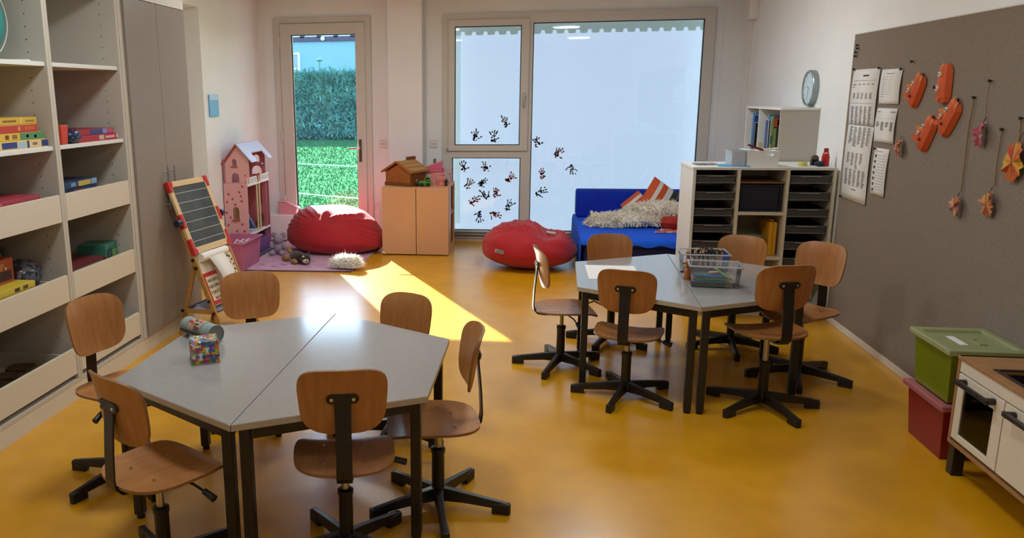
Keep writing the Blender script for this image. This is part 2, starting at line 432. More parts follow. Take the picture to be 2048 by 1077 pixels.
GRASS = mat('lawn', '447850', 0.95, '50885a', 3.0, bump=0.12, bscale=30, detail=8, spec=0.0)
struct('lawn', MB().box(-60, 40, 9.33, 90, -0.2, 0.02), GRASS)
g = MB(); rr = np.random.RandomState(3); N = 16000
gy = 10.2 + rr.rand(N) ** 1.6 * 18; gx = -0.215 * gy + (rr.rand(N) - 0.5) * (1.6 + 0.14 * gy); ga = rr.rand(N) * PI; gh = 0.03 + rr.rand(N) * 0.05
gw = 0.006 + 0.0006 * gy
vv = np.stack([np.stack([gx - np.cos(ga) * gw, gy - np.sin(ga) * gw, np.full(N, 0.015)], 1), np.stack([gx + np.cos(ga) * gw, gy + np.sin(ga) * gw, np.full(N, 0.015)], 1), np.stack([gx + (rr.rand(N) - .5) * .05, gy + (rr.rand(N) - .5) * .05, gh], 1)], 1).reshape(-1, 3)
me = bpy.data.meshes.new('grass'); me.from_pydata(vv.tolist(), [], np.arange(3 * N).reshape(-1, 3).tolist())
me.materials.append(mat('grass_blade', '42744a', 0.95, '4e8254', 2.0, spec=0.0))
o = bpy.data.objects.new('grass', me); COL.objects.link(o); o['kind'] = 'stuff'; o['label'] = 'sunlit short green lawn grass outside the garden door'; o['category'] = 'grass'

hg = thing('hedge', 'tall clipped dark green hedge at the end of the lawn', 'hedge', (-7.5, 31, 0))
HG = mat('hedge_leaf', '3f7a78', 0.8, '5f9a92', 1.2)  # teal shift puts the bluish outdoor veil into the leaf colour
hb = MB()
nx, nz_ = 60, 14
vs = []
for i in range(nx + 1):
    for j in range(nz_ + 1):
        X = -14 + 14 * i / nx; Z = 2.35 * j / nz_
        vs.append((X, 30.1 + 0.12 * vnoise((X * 2.5, Z * 2.5, 0), 2) + (0.25 if j in (0,) else 0), Z))
for i in range(nx + 1): vs.append((-14 + 14 * i / nx, 31.6, 2.35))
f = [(i * (nz_ + 1) + j, (i + 1) * (nz_ + 1) + j, (i + 1) * (nz_ + 1) + j + 1, i * (nz_ + 1) + j + 1) for i in range(nx) for j in range(nz_)]
bo = (nx + 1) * (nz_ + 1)
f += [(i * (nz_ + 1) + nz_, (i + 1) * (nz_ + 1) + nz_, bo + i + 1, bo + i) for i in range(nx)]
hb.add(vs, f); build('body', hb, mat('hedge_inner', '2c5c60', 0.9), hg, smooth='all', recalc=False)  # body colour carries the same bluish veil
N = 15000
px_ = -11 + rr.rand(N) * 7.5; pz_ = rr.rand(N) ** .8 * 2.42 + .05; py_ = 30.0 + rr.rand(N) * .18
top = rr.rand(N) < .12; pz_ = np.where(top, 2.38 + rr.rand(N) * .12, pz_); py_ = np.where(top, 30.0 + rr.rand(N) * 1.5, py_)
d1 = rr.randn(N, 3) * .06; d2 = rr.randn(N, 3) * .03; P0 = np.stack([px_, py_, pz_], 1)
P0 -= np.array([-7.5, 31, 0])
vv = np.stack([P0, P0 + d1 + d2, P0 + d1 * 2 + np.array([0, -.02, .06]), P0 + d1 - d2], 1).reshape(-1, 3)
me = bpy.data.meshes.new('foliage'); me.from_pydata(vv.tolist(), [], np.arange(4 * N).reshape(-1, 4).tolist()); me.materials.append(HG)
o = bpy.data.objects.new('foliage', me); COL.objects.link(o); o.parent = hg; o['kind'] = 'stuff'
sp = thing('garden_plant', 'dark shoot with curled tips rising above the hedge', 'plant', (-7.9, 30.6, 2.3))
m_ = MB(); m_.tube([(-7.9, 30.6, 2.3), (-7.88, 30.6, 2.95)], .03, 6)
build('stem', m_, HG, sp)
for s_ in (-1, 1):
    m_ = MB(); m_.tube([(-7.89, 30.6, 2.35), (-7.89 + s_ * .18, 30.6, 2.55), (-7.89 + s_ * .25, 30.6, 2.7), (-7.89 + s_ * .36, 30.6, 2.72), (-7.89 + s_ * .4, 30.6, 2.6)], .025, 6)
    build('frond', m_, HG, sp)
build('flower_head', MB().ball((-7.88, 30.6, 2.98), (.13, .1, .06)), HG, sp, smooth=True)
CORD = mat('white_cord', 'd9e8d8', 0.7)
for lab, a, b in (('white rope strung low over the lawn, the one nearer the hedge', (-5.6, 16.6, .3), (-2.9, 15.2, .3)), ('white rope strung low over the lawn, the one nearer the door', (-4.0, 11.5, .3), (-1.6, 10.2, .3))):
    ct = thing('rope_fence', lab, 'rope', (a[0], a[1], 0), 'ropes over the lawn')
    build('rope', MB().tube([a, ((a[0] + b[0]) / 2, (a[1] + b[1]) / 2, .29), b], .011 if a[1] > 14 else .008, 6), CORD, ct)
    for q in (a, b): build('post', MB().cyl((q[0], q[1], 0.0), (q[0], q[1], .33), .015, n=8), CORD, ct)
hs_ = thing('house', 'white neighbouring house, bluish daylight haze in its wall colour, with dark timber beams under the eaves', 'house', (-11.5, 46, 0))
build('wall', MB().box(-24, 4, 45, 52, 0, 4.6), mat('house_render_haze', '7aa8d4', 0.8), hs_)  # white wall; bluish outdoor haze is put into its colour
build('upper_wall', MB().box(-24, 4, 44.98, 52, 4.6, 6.6), mat('house_render_upper', 'cfe0ea', 0.8), hs_)
TB = mat('dark_timber', '4a4660', 0.8)
build('beam', MB().box(-24, 4, 44.8, 44.98, 4.6, 4.86), TB, hs_)
for i in range(14):
    x = -16.3 + i * 0.95; build('beam', MB().beam((x, 44.88, 4.8), (x + (0.12 if i % 3 == 0 else 0), 44.88, 6.2), 0.22, 0.16, (0, 1, 0)), TB, hs_)
build('beam', MB().box(-24, 4, 44.8, 44.98, 5.25, 5.45), TB, hs_)
fw = build('window', MB().plate(rect(-13.6, -12.7, 2.3, 4.02), [rect(-13.5, -12.8, 2.4, 3.1), rect(-13.5, -12.8, 3.2, 3.92)], 44.85, 45, 'y'), mat('house_white', 'dfe9ee', 0.6), hs_)
for z0 in (2.4, 3.2): build('pane', MB().box(-13.5, -12.8, 44.95, 44.97, z0, z0 + .72), mat('house_glass', '5e8fa8', 0.2), fw)
build('lamp', MB().ball((-11.3, 44.7, 4.74), (.12, .1, .12)), MATS['house_white'], hs_, smooth=True)

# ------------------------------------------------------------------ ceiling lamps (above the frame), the far pair added as fill
LM = emit('lamp_diffuser', 'f2faff', 2.0)
def lamp(x, y, lab, e):
    t_ = thing('ceiling_lamp', lab, 'lamp', (x, y, 2.85), 'round ceiling lamps')
    build('housing', MB().cyl((x, y, 2.79), (x, y, 2.85), 0.26, n=32), WHITE, t_, smooth=True)
    build('diffuser', MB().cyl((x, y, 2.775), (x, y, 2.79), 0.24, n=32), LM, t_, smooth=True)
    l = bpy.data.lights.new('lamp_light', 'AREA'); l.shape = 'DISK'; l.size = 0.46; l.energy = e; l.color = (0.9, 0.98, 1.0)
    o = bpy.data.objects.new('lamp_light', l); COL.objects.link(o); o.parent = t_; o.location = (0, 0, -0.08)
LAMPE = 25
lamp(-1.47, 3.5, 'round white ceiling lamp above the front table by the shelves', LAMPE)
lamp(.62, 3.5, 'round white ceiling lamp above the aisle between the two tables', LAMPE * .6)
lamp(-1.47, 6.4, 'added ceiling fill lamp between the easel and the garden door', LAMPE)  # added unseen lamp, brightens the door side of the back wall
lamp(.62, 6.4, 'added ceiling fill lamp above the floor before the sofa', LAMPE)  # added unseen lamp, lifts the sofa front and window wall
lamp(-1.65, 0.6, 'round white ceiling lamp behind the camera on the shelf side', LAMPE * .35)
lamp(1.0, 0.6, 'round white ceiling lamp behind the camera on the pinboard side', LAMPE * .35)

# ================================================================== tables
TOP = mat('table_laminate', '9c9a99', 0.14, '989695', 60, spec=1.0)
EDGE = mat('table_edge', 'b5a78f', 0.5, 'ab9d85', 50, (8, 1, 1))
def trap_table(label, c, a0, idx):
    V = [Vector((c[0] + .7 * math.cos(math.radians(a0 + 60 * i)), c[1] + .7 * math.sin(math.radians(a0 + 60 * i)), 0)) for i in idx]
    ctr = sum(V, Vector()) / 4
    t_ = thing('trapezoid_table', label, 'table', (ctr.x, ctr.y, 0), 'trapezoid tables pushed together')
    n = (V[0] - V[3]).normalized(); nrm = Vector((-n.y, n.x, 0))
    if (ctr - V[0]).dot(nrm) < 0: nrm = -nrm
    W = [V[0] + nrm * .0015, V[1], V[2], V[3] + nrm * .0015]
    top = build('tabletop', MB().prism([(v.x, v.y) for v in W], .566, .59), [TOP], t_, bevel=0.0015)
    e = MB()
    for i in range(4):
        a, b = W[i], W[(i + 1) % 4]; dd = (b - a).normalized(); o_ = Vector((dd.y, -dd.x, 0))
        if (a - ctr).dot(o_) < 0: o_ = -o_
        if i == 3: continue
        e.prism([(p.x, p.y) for p in (a + dd * .0, b - dd * .0, b + o_ * .0015, a + o_ * .0015)], .5665, .5885)
    build('edge_band', e, EDGE, top)
    L = []
    for i in range(4):
        p, q = (W[i - 1] - W[i]).normalized(), (W[(i + 1) % 4] - W[i]).normalized()
        L.append(W[i] + (p + q).normalized() * (.052 if i in (1, 2) else .06))
    fr = MB()
    for i in range(4):
        a, b = L[i], L[(i + 1) % 4]; fr.beam((a.x, a.y, .543), (b.x, b.y, .543), .022, .044)
    build('frame', fr, BLACK, t_, bevel=0.002)
    for i in range(4):
        dd = (L[(i + 1) % 4] - L[i]); ang = math.atan2(dd.y, dd.x) if i in (1, 3) else math.atan2((L[i] - L[i - 1]).y, (L[i] - L[i - 1]).x)
        lg = build('leg', MB().obox((L[i].x, L[i].y, .291), (.038, .038, .547), (0, 0, ang)), BLACK, t_, bevel=0.004)
        build('foot', MB().cyl((L[i].x, L[i].y, 0), (L[i].x, L[i].y, .018), .017, n=12), BLACKP, lg)
trap_table('grey-topped trapezoid table under the puzzle cube and pencil case', (-.9375, 3.061), 29, (1, 2, 3, 4))
trap_table('empty grey-topped trapezoid table joined to the one with the puzzle cube', (-.9375, 3.061), 29, (4, 5, 6, 1))
trap_table('grey-topped trapezoid table with the white sheet of paper', (.914, 4.786), 27.75, (1, 2, 3, 4))
trap_table('grey-topped trapezoid table holding the two clear boxes', (.914, 4.786), 27.75, (4, 5, 6, 1))

# ================================================================== swivel chairs
def plate_surf(fn, n_r=9, n_t=44, th=.011):
    """closed thin shell over a superellipse disc; fn(r, theta) -> (point, normal)"""
    v = []; 
    for side in (1, -1):
        p, nn = fn(0, 0); v.append(Vector(p) + Vector(nn) * (th / 2 * side))
        for i in range(1, n_r + 1):
            for k in range(n_t):
                p, nn = fn(i / n_r, 2 * PI * k / n_t); v.append(Vector(p) + Vector(nn) * (th / 2 * side))
    S = 1 + n_r * n_t; f = []; mi = []
    for b, flip in ((0, 0), (S, 1)):
        for k in range(n_t):
            q = (b, b + 1 + k, b + 1 + (k + 1) % n_t); f.append(q[::-1] if flip else q); mi.append(0)
            for i in range(n_r - 1):
                q = (b + 1 + i * n_t + k, b + 1 + (i + 1) * n_t + k, b + 1 + (i + 1) * n_t + (k + 1) % n_t, b + 1 + i * n_t + (k + 1) % n_t); f.append(q[::-1] if flip else q); mi.append(0)
    e0 = 1 + (n_r - 1) * n_t
    for k in range(n_t):
        f.append((e0 + k, S + e0 + k, S + e0 + (k + 1) % n_t, e0 + (k + 1) % n_t)); mi.append(1)
    mb = MB(); mb.v = [tuple(q) for q in v]; mb.f = f; mb.mi = mi
    return mb
def seat_fn(r, th):
    c, s_ = sup(th, 3.0)
    x = .022 + .185 * r * c; y = (.182 + .1 * (x - .02) * .25) * r * s_
    z = .016 * (y / .18) ** 2 - (.55 * max(0, x - .13) ** 1.5 * 2.2) + .35 * max(0, -x - .05) ** 2 * 2 - .004
    return (x, y, z), (0, 0, 1)
def back_fn(r, th):
    c, s_ = sup(th, 3.7)
    y = .151 * r * c; z = .122 * r * s_
    y *= 1 + .1 * z / .12 * .6
    x = -.148 + .034 * (y / .145) ** 2 - .17 * z - .9 * max(0, z - .05) ** 2 * 2 + 1.2 * max(0, -z - .06) ** 2
    return (x, y, .268 + z), (1, 0, .15)
M_SEAT = plate_surf(seat_fn); M_BACK = plate_surf(back_fn, th=.010)
def chair_proto():
    t_ = thing('swivel_chair', 'x', 'chair', (0, 0, 0), 'wooden swivel chairs around the tables', 0.0)
    up = []
    s_ = build('seat', M_SEAT, [PLY, PLYE], t_, smooth=True); up.append(s_)
    for p in ((-.06, .07), (-.06, -.07), (.09, .075), (.09, -.075)):
        build('rivet', MB().cyl((p[0], p[1], .0), (p[0], p[1], .0065 + .016 * (p[1] / .18) ** 2), .0055, n=8), CHROME, s_)
    b = build('backrest', M_BACK, [PLY, PLYE], t_, smooth=True); up.append(b)
    pm = MB()
    path = [(.03, -.028), (-.11, -.03), (-.15, -.022), (-.17, 0), (-.174, .03), (-.17, .12), (-.163, .2), (-.158, .245), (-.158, .285)]
    wd_ = [.05, .054, .055, .055, .055, .055, .055, .056, .058]
    v = []; f = []
    for i, ((x, z), w_) in enumerate(zip(path, wd_)):
        a = Vector(path[max(i - 1, 0)]); c = Vector(path[min(i + 1, len(path) - 1)]); dd = (c - a).normalized(); n_ = Vector((-dd.y, dd.x)) * .0035
        for sg in (1, -1):
            v += [(x + n_.x * sg, w_ / 2, z + n_.y * sg), (x + n_.x * sg, -w_ / 2, z + n_.y * sg)]
    for i in range(len(path) - 1):
        o_ = i * 4; q = o_ + 4
        f += [(o_, o_ + 1, q + 1, q), (o_ + 3, o_ + 2, q + 2, q + 3), (o_, q, q + 2, o_ + 2), (o_ + 1, o_ + 3, q + 3, q + 1)]
    f += [(0, 2, 3, 1), (len(v) - 4, len(v) - 3, len(v) - 1, len(v) - 2)]
    pm.add(v, f)
    wing = [(.056 * math.copysign(1, c) * 0 + x, z) for x, z in ()] if False else []
    pts = []
    for sx in (1, -1):
        for k in range(9):
            a = -PI / 2 + PI * k / 8
            pts.append((sx * (.038 + .017 * math.cos(a)), .284 + sx * .017 * math.sin(a)))
    pm.prism(pts, -.163, -.156, 'x')
    p = build('back_post', pm, BLACK, t_, bevel=.002); up.append(p)
    for sx in (1, -1):
        q = build('screw', MB().cyl((-.150, sx * .037, .284), (-.168, sx * .037, .284), .0075, .006, n=12), CHROME, p, smooth=True)
    m_ = MB().lathe([(.055, -.022), (.07, -.016), (.072, -.008)], n=24).box(-.13, .09, -.03, .03, -.024, -.009)
    up.append(build('seat_bracket', m_, BLACK, t_, smooth=True))
    lv = build('lever', MB().tube([(.02, -.03, -.022), (.05, -.13, -.03), (.06, -.185, -.045)], .0045, 8), BLACK, t_, smooth=True); up.append(lv)
    build('knob', MB().cyl((.059, -.18, -.043), (.067, -.225, -.06), .011, .013, n=12), BLACKP, lv, smooth=True)
    rod = build('rod', MB().cyl((0, 0, .2), (0, 0, .34), .014, n=16), STEEL, t_, smooth=True)
    col = build('column', MB().lathe([(.034, .035), (.034, .075), (.026, .085), (.0255, .235), (.029, .24), (.029, .256), (.022, .26)], n=20), BLACK, t_, smooth=True)
    lb = MB()
    def arm(mb):
        sec = [(.02, .02, .033, .088), (.1, .017, .034, .077), (.26, .0135, .022, .052), (.285, .0125, .022, .046)]
        v = []; f = []
        for x, hw, z0, z1 in sec: v += [(x, -hw, z0), (x, hw, z0), (x, hw * .75, z1), (x, -hw * .75, z1)]
        for i in range(len(sec) - 1):
            o_ = 4 * i
            f += [(o_ + a, o_ + (a + 1) % 4, o_ + 4 + (a + 1) % 4, o_ + 4 + a) for a in range(4)]
        f += [(3, 2, 1, 0), (4 * len(sec) - 4, 4 * len(sec) - 3, 4 * len(sec) - 2, 4 * len(sec) - 1)]
        return mb.add(v, f)
    arm(lb)
    legs = []
    for k in range(5):
        l = build('leg', lb, BLACK, t_, bevel=.003) if k == 0 else None
        if l is None:
            l = legs[0].copy(); COL.objects.link(l); l.parent = t_
        if k == 0:
            cap = build('foot_cap', MB().prism([(.222, -.0155), (.293, -.0155), (.297, 0), (.293, .0155), (.222, .0155)], 0, .045), BLACKP, l, bevel=.004)
        else:
            c2 = cap.copy(); COL.objects.link(c2); c2.parent = l
        legs.append(l)
    return t_
CH = chair_proto()
def place_chair(x, y, head, star, hs, label, first=[True]):
    t_ = CH if first[0] else copytree(CH)
    first[0] = False
    t_.location = (x, y, 0); t_['label'] = label
    k = 0
    for ch in t_.children:
        n = ch.name.split('.')[0]
        if n in ('seat', 'backrest', 'back_post', 'seat_bracket', 'lever'):
            ch.location = (0, 0, hs); ch.rotation_euler = (0, 0, math.radians(head))
        elif n == 'leg':
            ch.rotation_euler = (0, 0, math.radians(star + 72 * k)); k += 1
        elif n == 'rod':
            ch.scale = (1, 1, 1); ch.location = (0, 0, hs - .36)
bpy.context.view_layer.update()
CHAIRS = [
 (.228, 4.825, 8, 33, .362, 'wooden swivel chair seen edge-on, nearest the red beanbag by the window'),
 (.565, 4.348, 74, 31, .362, 'wooden swivel chair seen from behind, in front of the paper sheet'),
 (1.265, 4.275, 104, 3, .42, 'wooden swivel chair seen from behind, in front of the clear boxes'),
 (1.594, 4.779, 218, 40, .40, 'wooden swivel chair nearest the pinboard wall'),
 (.583, 5.385, 278, 28, .32, 'wooden swivel chair between the far table and the blue sofa'),
 (1.345, 5.324, 242, 50, .335, 'wooden swivel chair between the clear boxes and the tray cabinet'),
 (-.33, 2.995, 192, 66, .372, 'wooden swivel chair seen side-on, right of the front table'),
 (-1.718, 3.073, 343, 29, .42, 'wooden swivel chair in front of the tray shelves, left of the front table'),
 (-1.365, 3.80, -64, 20, .36, 'wooden swivel chair beside the chalkboard easel'),
 (-.63, 3.66, -118, 45, .30, 'wooden swivel chair standing in the sunlight patch behind the front table'),
 (-.625, 2.606, 103, 58, .38, 'wooden swivel chair seen from behind, front centre of the front table'),
 (-1.235, 2.395, 58, 60, .395, 'wooden swivel chair seen from behind at an angle, nearest the photo bottom left'),
]
for c in CHAIRS: place_chair(*c)

# ================================================================== shelf wall on the left
XF, XBK = -2.46, -3.055
def shelf_unit(y0, y1, label, near_panel=True):
    yc = (y0 + y1) / 2
    t_ = thing('shelf_unit', label, 'shelf', (-2.76, yc, 0))
    for y in ((y0, y0 + .022) , (y1 - .022, y1)):
        build('side_panel', MB().box(XBK, XF, y[0], y[1], .115, 2.84), SHELFB, t_, bevel=.0015)
    build('back_panel', MB().box(XBK, XBK + .01, y0 + .022, y1 - .022, .115, 2.84), SHELFB, t_)
    build('plinth', MB().box(-3.0, XF - .002, y0, y1, 0, .098), CREAM, t_)
    build('bottom_panel', MB().box(XBK, XF, y0, y1, .098, .115), SHELFB, t_)
    for z in (2.28, 1.815, 1.383):
        build('shelf_board', MB().box(XBK + .012, XF - .012, y0 + .024, y1 - .024, z, z + .022), WHITE, t_, bevel=.0015)
    for z in (1.0, .562, .145):
        d_ = build('tray', MB().box(XBK + .05, XF - .02, y0 + .03, y1 - .03, z + .006, z + .018).box(XBK + .05, XBK + .065, y0 + .03, y1 - .03, z + .018, z + .11)
              .box(XBK + .065, XF - .02, y0 + .03, y0 + .043, z + .018, z + .11).box(XBK + .065, XF - .02, y1 - .043, y1 - .03, z + .018, z + .11), SHELFB, t_)
        build('tray_front', MB().box(XF - .019, XF - .001, y0 + .026, y1 - .026, z, z + .147), CREAM, d_, bevel=.0015)
    h_ = MB()
    for yy, s_ in ((y1 - .022, -1),):
        for X in (-2.56, -2.95):
            for k in range(30):
                z = .35 + k * .064
                h_.cyl((X, yy, z), (X, yy - .0008, z), .0035, n=6)
    build('pin_holes', h_, DARK, t_, kind='stuff')
    return t_
shelf_unit(3.205, 3.962, 'white tray shelf unit at the photo edge, stack of yellow game boxes on it')
shelf_unit(3.964, 4.722, 'white tray shelf unit next to the grey wardrobe, red boxes on its shelf')
t_ = thing('wardrobe', 'tall wardrobe with two grey doors beside the tray shelves', 'wardrobe', (-2.76, 5.2, 0))
build('body', MB().box(XBK, XF - .002, 4.726, 5.66, .1, 2.84), SHELFB, t_)
build('filler_strip', MB().box(XF - .002, XF + .002, 4.728, 4.775, .1, 2.84), SHELFB, t_)
build('plinth', MB().box(-3.0, XF - .004, 4.724, 5.655, 0, .1), CREAM, t_)
for y0, y1, hy in ((4.779, 5.213, 5.16), (5.217, 5.658, 5.262)):
    d_ = build('door', MB().box(XF, XF + .018, y0, y1, .105, 2.252), GREYL, t_, bevel=.0012)
    hd = build('handle', MB().cyl((XF + .05, hy, .90), (XF + .05, hy, 1.19), .006, n=10), STEEL, d_, smooth=True)
    for z in (.935, 1.155): build('handle_mount', MB().cyl((XF + .018, hy, z), (XF + .05, hy, z), .005, n=8), STEEL, hd, smooth=True)
    build('upper_door', MB().box(XF, XF + .018, y0, y1, 2.256, 2.83), WHITE, t_, bevel=.0012)

# ---- games and boxes on the shelves
def game_box(label, x0, x1, y0, y1, z0, z1, col, prints=(), group=None, rot=0, cat='box', name='game_box'):
    """prints: (y-from, y-to, z-from, z-to as fractions of the front face, colour)"""
    c = ((x0 + x1) / 2, (y0 + y1) / 2, z0)
    t_ = thing(name, label, cat, c, group, rot)
    dx, dy, h = (x1 - x0) / 2, (y1 - y0) / 2, z1 - z0
    b = MB().box(-dx, dx, -dy, dy, 0, h * .35).box(-dx + .001, dx - .001, -dy + .001, dy - .001, h * .35, h * .36)
    build('base', MB().box(-dx + .0015, dx - .0015, -dy + .0015, dy - .0015, 0, h * .5), mat('card_' + col, col, .45), t_)
    lid = build('lid', MB().box(-dx, dx, -dy, dy, h * .12, h), mat('card_' + col, col, .45), t_, bevel=.001)
    for i, (a, b_, e, g_, pc) in enumerate(prints):
        build('print', MB().box(dx, dx + .0006, -dy + 2 * dy * a, -dy + 2 * dy * b_, h * (.12 + .88 * e), h * (.12 + .88 * g_)), mat('print_' + pc, pc, .5), lid)
    return t_
Y_, R_, G_, B_, CR = 'd8b23c', 'b8422a', '4f8a5a', '2a3f7a', 'd9c08a'
gs = 'game boxes stacked beside each other on the shelves'
game_box('yellow and blue game box, bottom of the stack of four', -2.80, -2.49, 3.45, 3.925, 1.405, 1.445, CR, ((.2, .45, .1, .95, B_), (.47, .6, .1, .9, '9fb9cf'), (.62, .66, 0, 1, B_), (.88, 1, .05, .95, B_), (.72, .8, .3, .7, '8a6a50')), gs)
game_box('yellow and green game box, second from the bottom of the stack of four', -2.79, -2.5, 3.45, 3.92, 1.445, 1.485, Y_, ((.55, .99, .02, .98, G_), (.3, .36, .2, .8, '6a3a20'), (.42, .5, .2, .8, '8a6a30'), (.66, .7, .3, .7, 'd8e0c8'), (.8, .84, .2, .6, 'cfd8a8')), gs)
game_box('red game box in the stack of four', -2.79, -2.51, 3.45, 3.875, 1.485, 1.523, R_, ((.62, .66, .2, .8, 'd89a6a'), (.75, .95, .25, .75, 'c8603a')), gs)
game_box('yellow game box on top of the stack of four', -2.79, -2.51, 3.45, 3.875, 1.523, 1.56, 'cfa83a', ((.35, .6, .35, .65, '8a5a28'), (.68, .7, 0, 1, 'e0c878'), (.78, .95, .3, .6, '9a7a30')), gs)
game_box('red game box with a striped spine, lower of the two on the wardrobe-side shelf', -2.80, -2.49, 4.22, 4.672, 1.405, 1.44, 'a8242c', ((.5, .62, .1, .9, 'c9a9a0'), (.66, .9, .3, .7, 'd8a8a0'), (.95, .99, .1, .9, 'd9cfc8')), gs)
game_box('red and blue game box lying on top of the other red one', -2.80, -2.5, 4.12, 4.64, 1.44, 1.475, '9a2430', ((.48, .74, .05, .95, '28407a'), (.75, .84, .05, .95, '7a8ac8'), (.85, .98, .1, .9, 'b8506a')), gs)
t_ = thing('toy_ball', 'dark blue knobbly toy ball on the shelf with red boxes', 'toy', (-2.50, 4.19, 1.405))
build('shell', MB().ball((-2.505, 4.19, 1.445), (.035, .065, .04), 18, 12), mat('navy_toy', '16203f', .3), t_, smooth=True)
r2 = random.Random(4)
for k in range(16):
    a, b_ = r2.uniform(-1.2, 1.2), r2.uniform(-.3, 1.1)
    u = Vector((math.cos(a) * math.cos(b_), math.sin(a) * math.cos(b_), math.sin(b_)))
    build('dot', MB().ball((-2.505 + u.x * .035, 4.19 + u.y * .065, 1.445 + u.z * .04), .004, 6, 4), mat('blue_dot', '5a6fb8', .4), t_)
single('toy_case', MB().prism([(4.06, 1.405), (4.115, 1.405), (4.13, 1.51), (4.055, 1.51)], -2.60, -2.49, 'x'), mat('orange_red', 'c4402a', .5), 'orange-red upright toy case at the shelf divider', 'toy', bevel=.006)
game_box('pink-red flat box lying in the upper left tray', -2.78, -2.5, 3.3, 3.82, 1.125, 1.165, 'a83a4a', ((.1, .4, .2, .8, 'c86a78'),), gs)
game_box('yellow and blue game box on top in the tray beside the wardrobe', -2.80, -2.54, 4.1, 4.47, 1.15, 1.19, '2a3a5a', ((.42, .8, .1, .9, 'c9b04a'), (.82, .99, .05, .95, '8fa0cf'), (.2, .34, .2, .8, '7a9ab0')), gs, .03)
game_box('dark picture box under the yellow and blue game box', -2.80, -2.54, 4.1, 4.46, 1.09, 1.148, '28344a', ((.3, .6, .1, .9, '8a4a58'), (.62, .8, .1, .9, '3a4f8a')), gs)
game_box('low dark card box at the bottom of the upper tray', -2.80, -2.52, 4.05, 4.6, 1.02, 1.09, '3a2a2a', (), gs)
game_box('green toy box standing in the middle tray', -2.74, -2.56, 4.50, 4.68, .60, .765, '3a7a68', ((.1, .5, .3, .8, '2a4a4a'), (.55, .9, .3, .7, '7aa85a'), (.3, .4, .4, .65, 'b8c0b0')), gs, .1)
game_box('flat dark red box in the middle tray', -2.8, -2.52, 4.05, 4.45, .66, .715, '6a2828', ((.1, .9, .3, .7, '8a6a60'),), gs)
game_box('low brown box at the bottom of the middle tray', -2.8, -2.52, 4.02, 4.47, .585, .655, '4a3a34', (), gs)
game_box('yellow game box in the middle tray at the photo edge', -2.72, -2.50, 3.36, 3.7, .70, .735, 'cfb43a', ((.5, .62, .2, .8, '4a3a20'), (.7, .82, .2, .8, '5a4a2a')), gs)
game_box('blue game box under the yellow one in the middle tray', -2.72, -2.50, 3.36, 3.7, .60, .70, '24406a', ((.3, .5, .3, .7, '9fb4c8'),), gs)
game_box('orange picture box standing upright in the middle tray', -2.66, -2.60, 3.5, 3.68, .735, .86, 'a8481e', ((.1, .9, .0, .45, '3a1a28'), (.3, .6, .5, .8, 'c87a3a'), (.55, .7, .5, .6, 'd8c8b0')), gs)
game_box('pale blue picture box at the photo edge in the middle tray', -2.68, -2.61, 3.38, 3.49, .735, .84, '6a9ab0', ((.1, .9, .5, .95, '4a5a44'),), gs)
single('toy_bag', MB().ball((-2.66, 3.83, .73), (.09, .12, .08), 20, 12, fn=lambda u: 1 + .16 * vnoise((u[0] * 5, u[1] * 5, u[2] * 5), 9)), mat('clear_bag_bricks', '6a6a72', .2, '2c3038', 30, lo=.45, hi=.55), 'crinkled clear bag of dark toy bricks in the middle tray', 'bag', smooth='all')
game_box('grey board game behind the clear bag', -2.95, -2.8, 3.66, 3.9, .585, .86, '5a5a5a', ((.1, .9, .5, .9, 'a8a8a0'),), gs)
for i in range(5):
    single('wooden_puzzle', MB().prism([(-2.7 + .1 * math.cos(2 * PI * k / 9 + i) * rnd.uniform(.8, 1.1), 3.36 + .11 * i + .07 * math.sin(2 * PI * k / 9 + i) * rnd.uniform(.8, 1.1)) for k in range(9)], .166, .19 + .008 * i), mat('puzzle_wood', '6a5238', .6, '3a2c20', 12),
           ('brown wooden puzzle piece in the bottom tray, %s from the photo edge' % ('first', 'second', 'third', 'fourth', 'fifth')[i]), 'puzzle', 'puzzle pieces in the bottom tray', bevel=.003)
for i, c_ in enumerate(('1f2f5a', '26306a', '3a4a3a', '222a44')):
    single('toy_brick', MB().obox((-2.6 - .05 * (i % 2), 4.42 + .06 * i, .25 + .012 * i), (.05, .045, .14), (.3 * i, .2, .4 * i)), mat('brick_' + c_, c_, .4),
           'dark toy brick in the bottom tray behind the chair back, %s along the tray' % ('first', 'second', 'third', 'last')[i], 'toy', 'toy bricks in the bottom tray', bevel=.004)
t_ = thing('backpack', 'teal backpack on the top shelf at the photo edge', 'backpack', (-2.65, 3.62, 1.838))
build('body', MB().ball((-2.66, 3.60, 2.03), (.14, .25, .2), 24, 14, fn=lambda u: 1 + .04 * vnoise((u[0] * 3, u[1] * 3, u[2] * 3), 1)), mat('teal_fabric', '1f8a86', .6, bump=.2), t_, smooth='all')
build('piping', MB().tube([(-2.6, 3.60 + .252 * math.cos(a), 2.03 + .202 * math.sin(a)) for a in [2 * PI * k / 40 for k in range(40)]], .003, 6, closed=True), mat('light_piping', 'c8d8d0', .6), t_, smooth=True)
single('paper_slip', MB().obox((-2.56, 3.86, 1.843), (.09, .07, .008), (0, 0, .3)), WHITEP, 'white folded slip lying beside the teal backpack', 'paper', bevel=.002)

# ================================================================== notice plate on the left wall
t_ = thing('wall_sign', 'small blue notice plate on the left wall', 'sign', (-3.05, 7.66, 1.46))
build('plate', MB().box(-3.061, -3.05, 7.545, 7.785, 1.462, 1.672), mat('sign_blue', '4f9fd6', .5), t_, bevel=.002)
build('header', MB().box(-3.05, -3.048, 7.55, 7.78, 1.622, 1.67), mat('sign_header', 'a8c4e4', .5), t_)

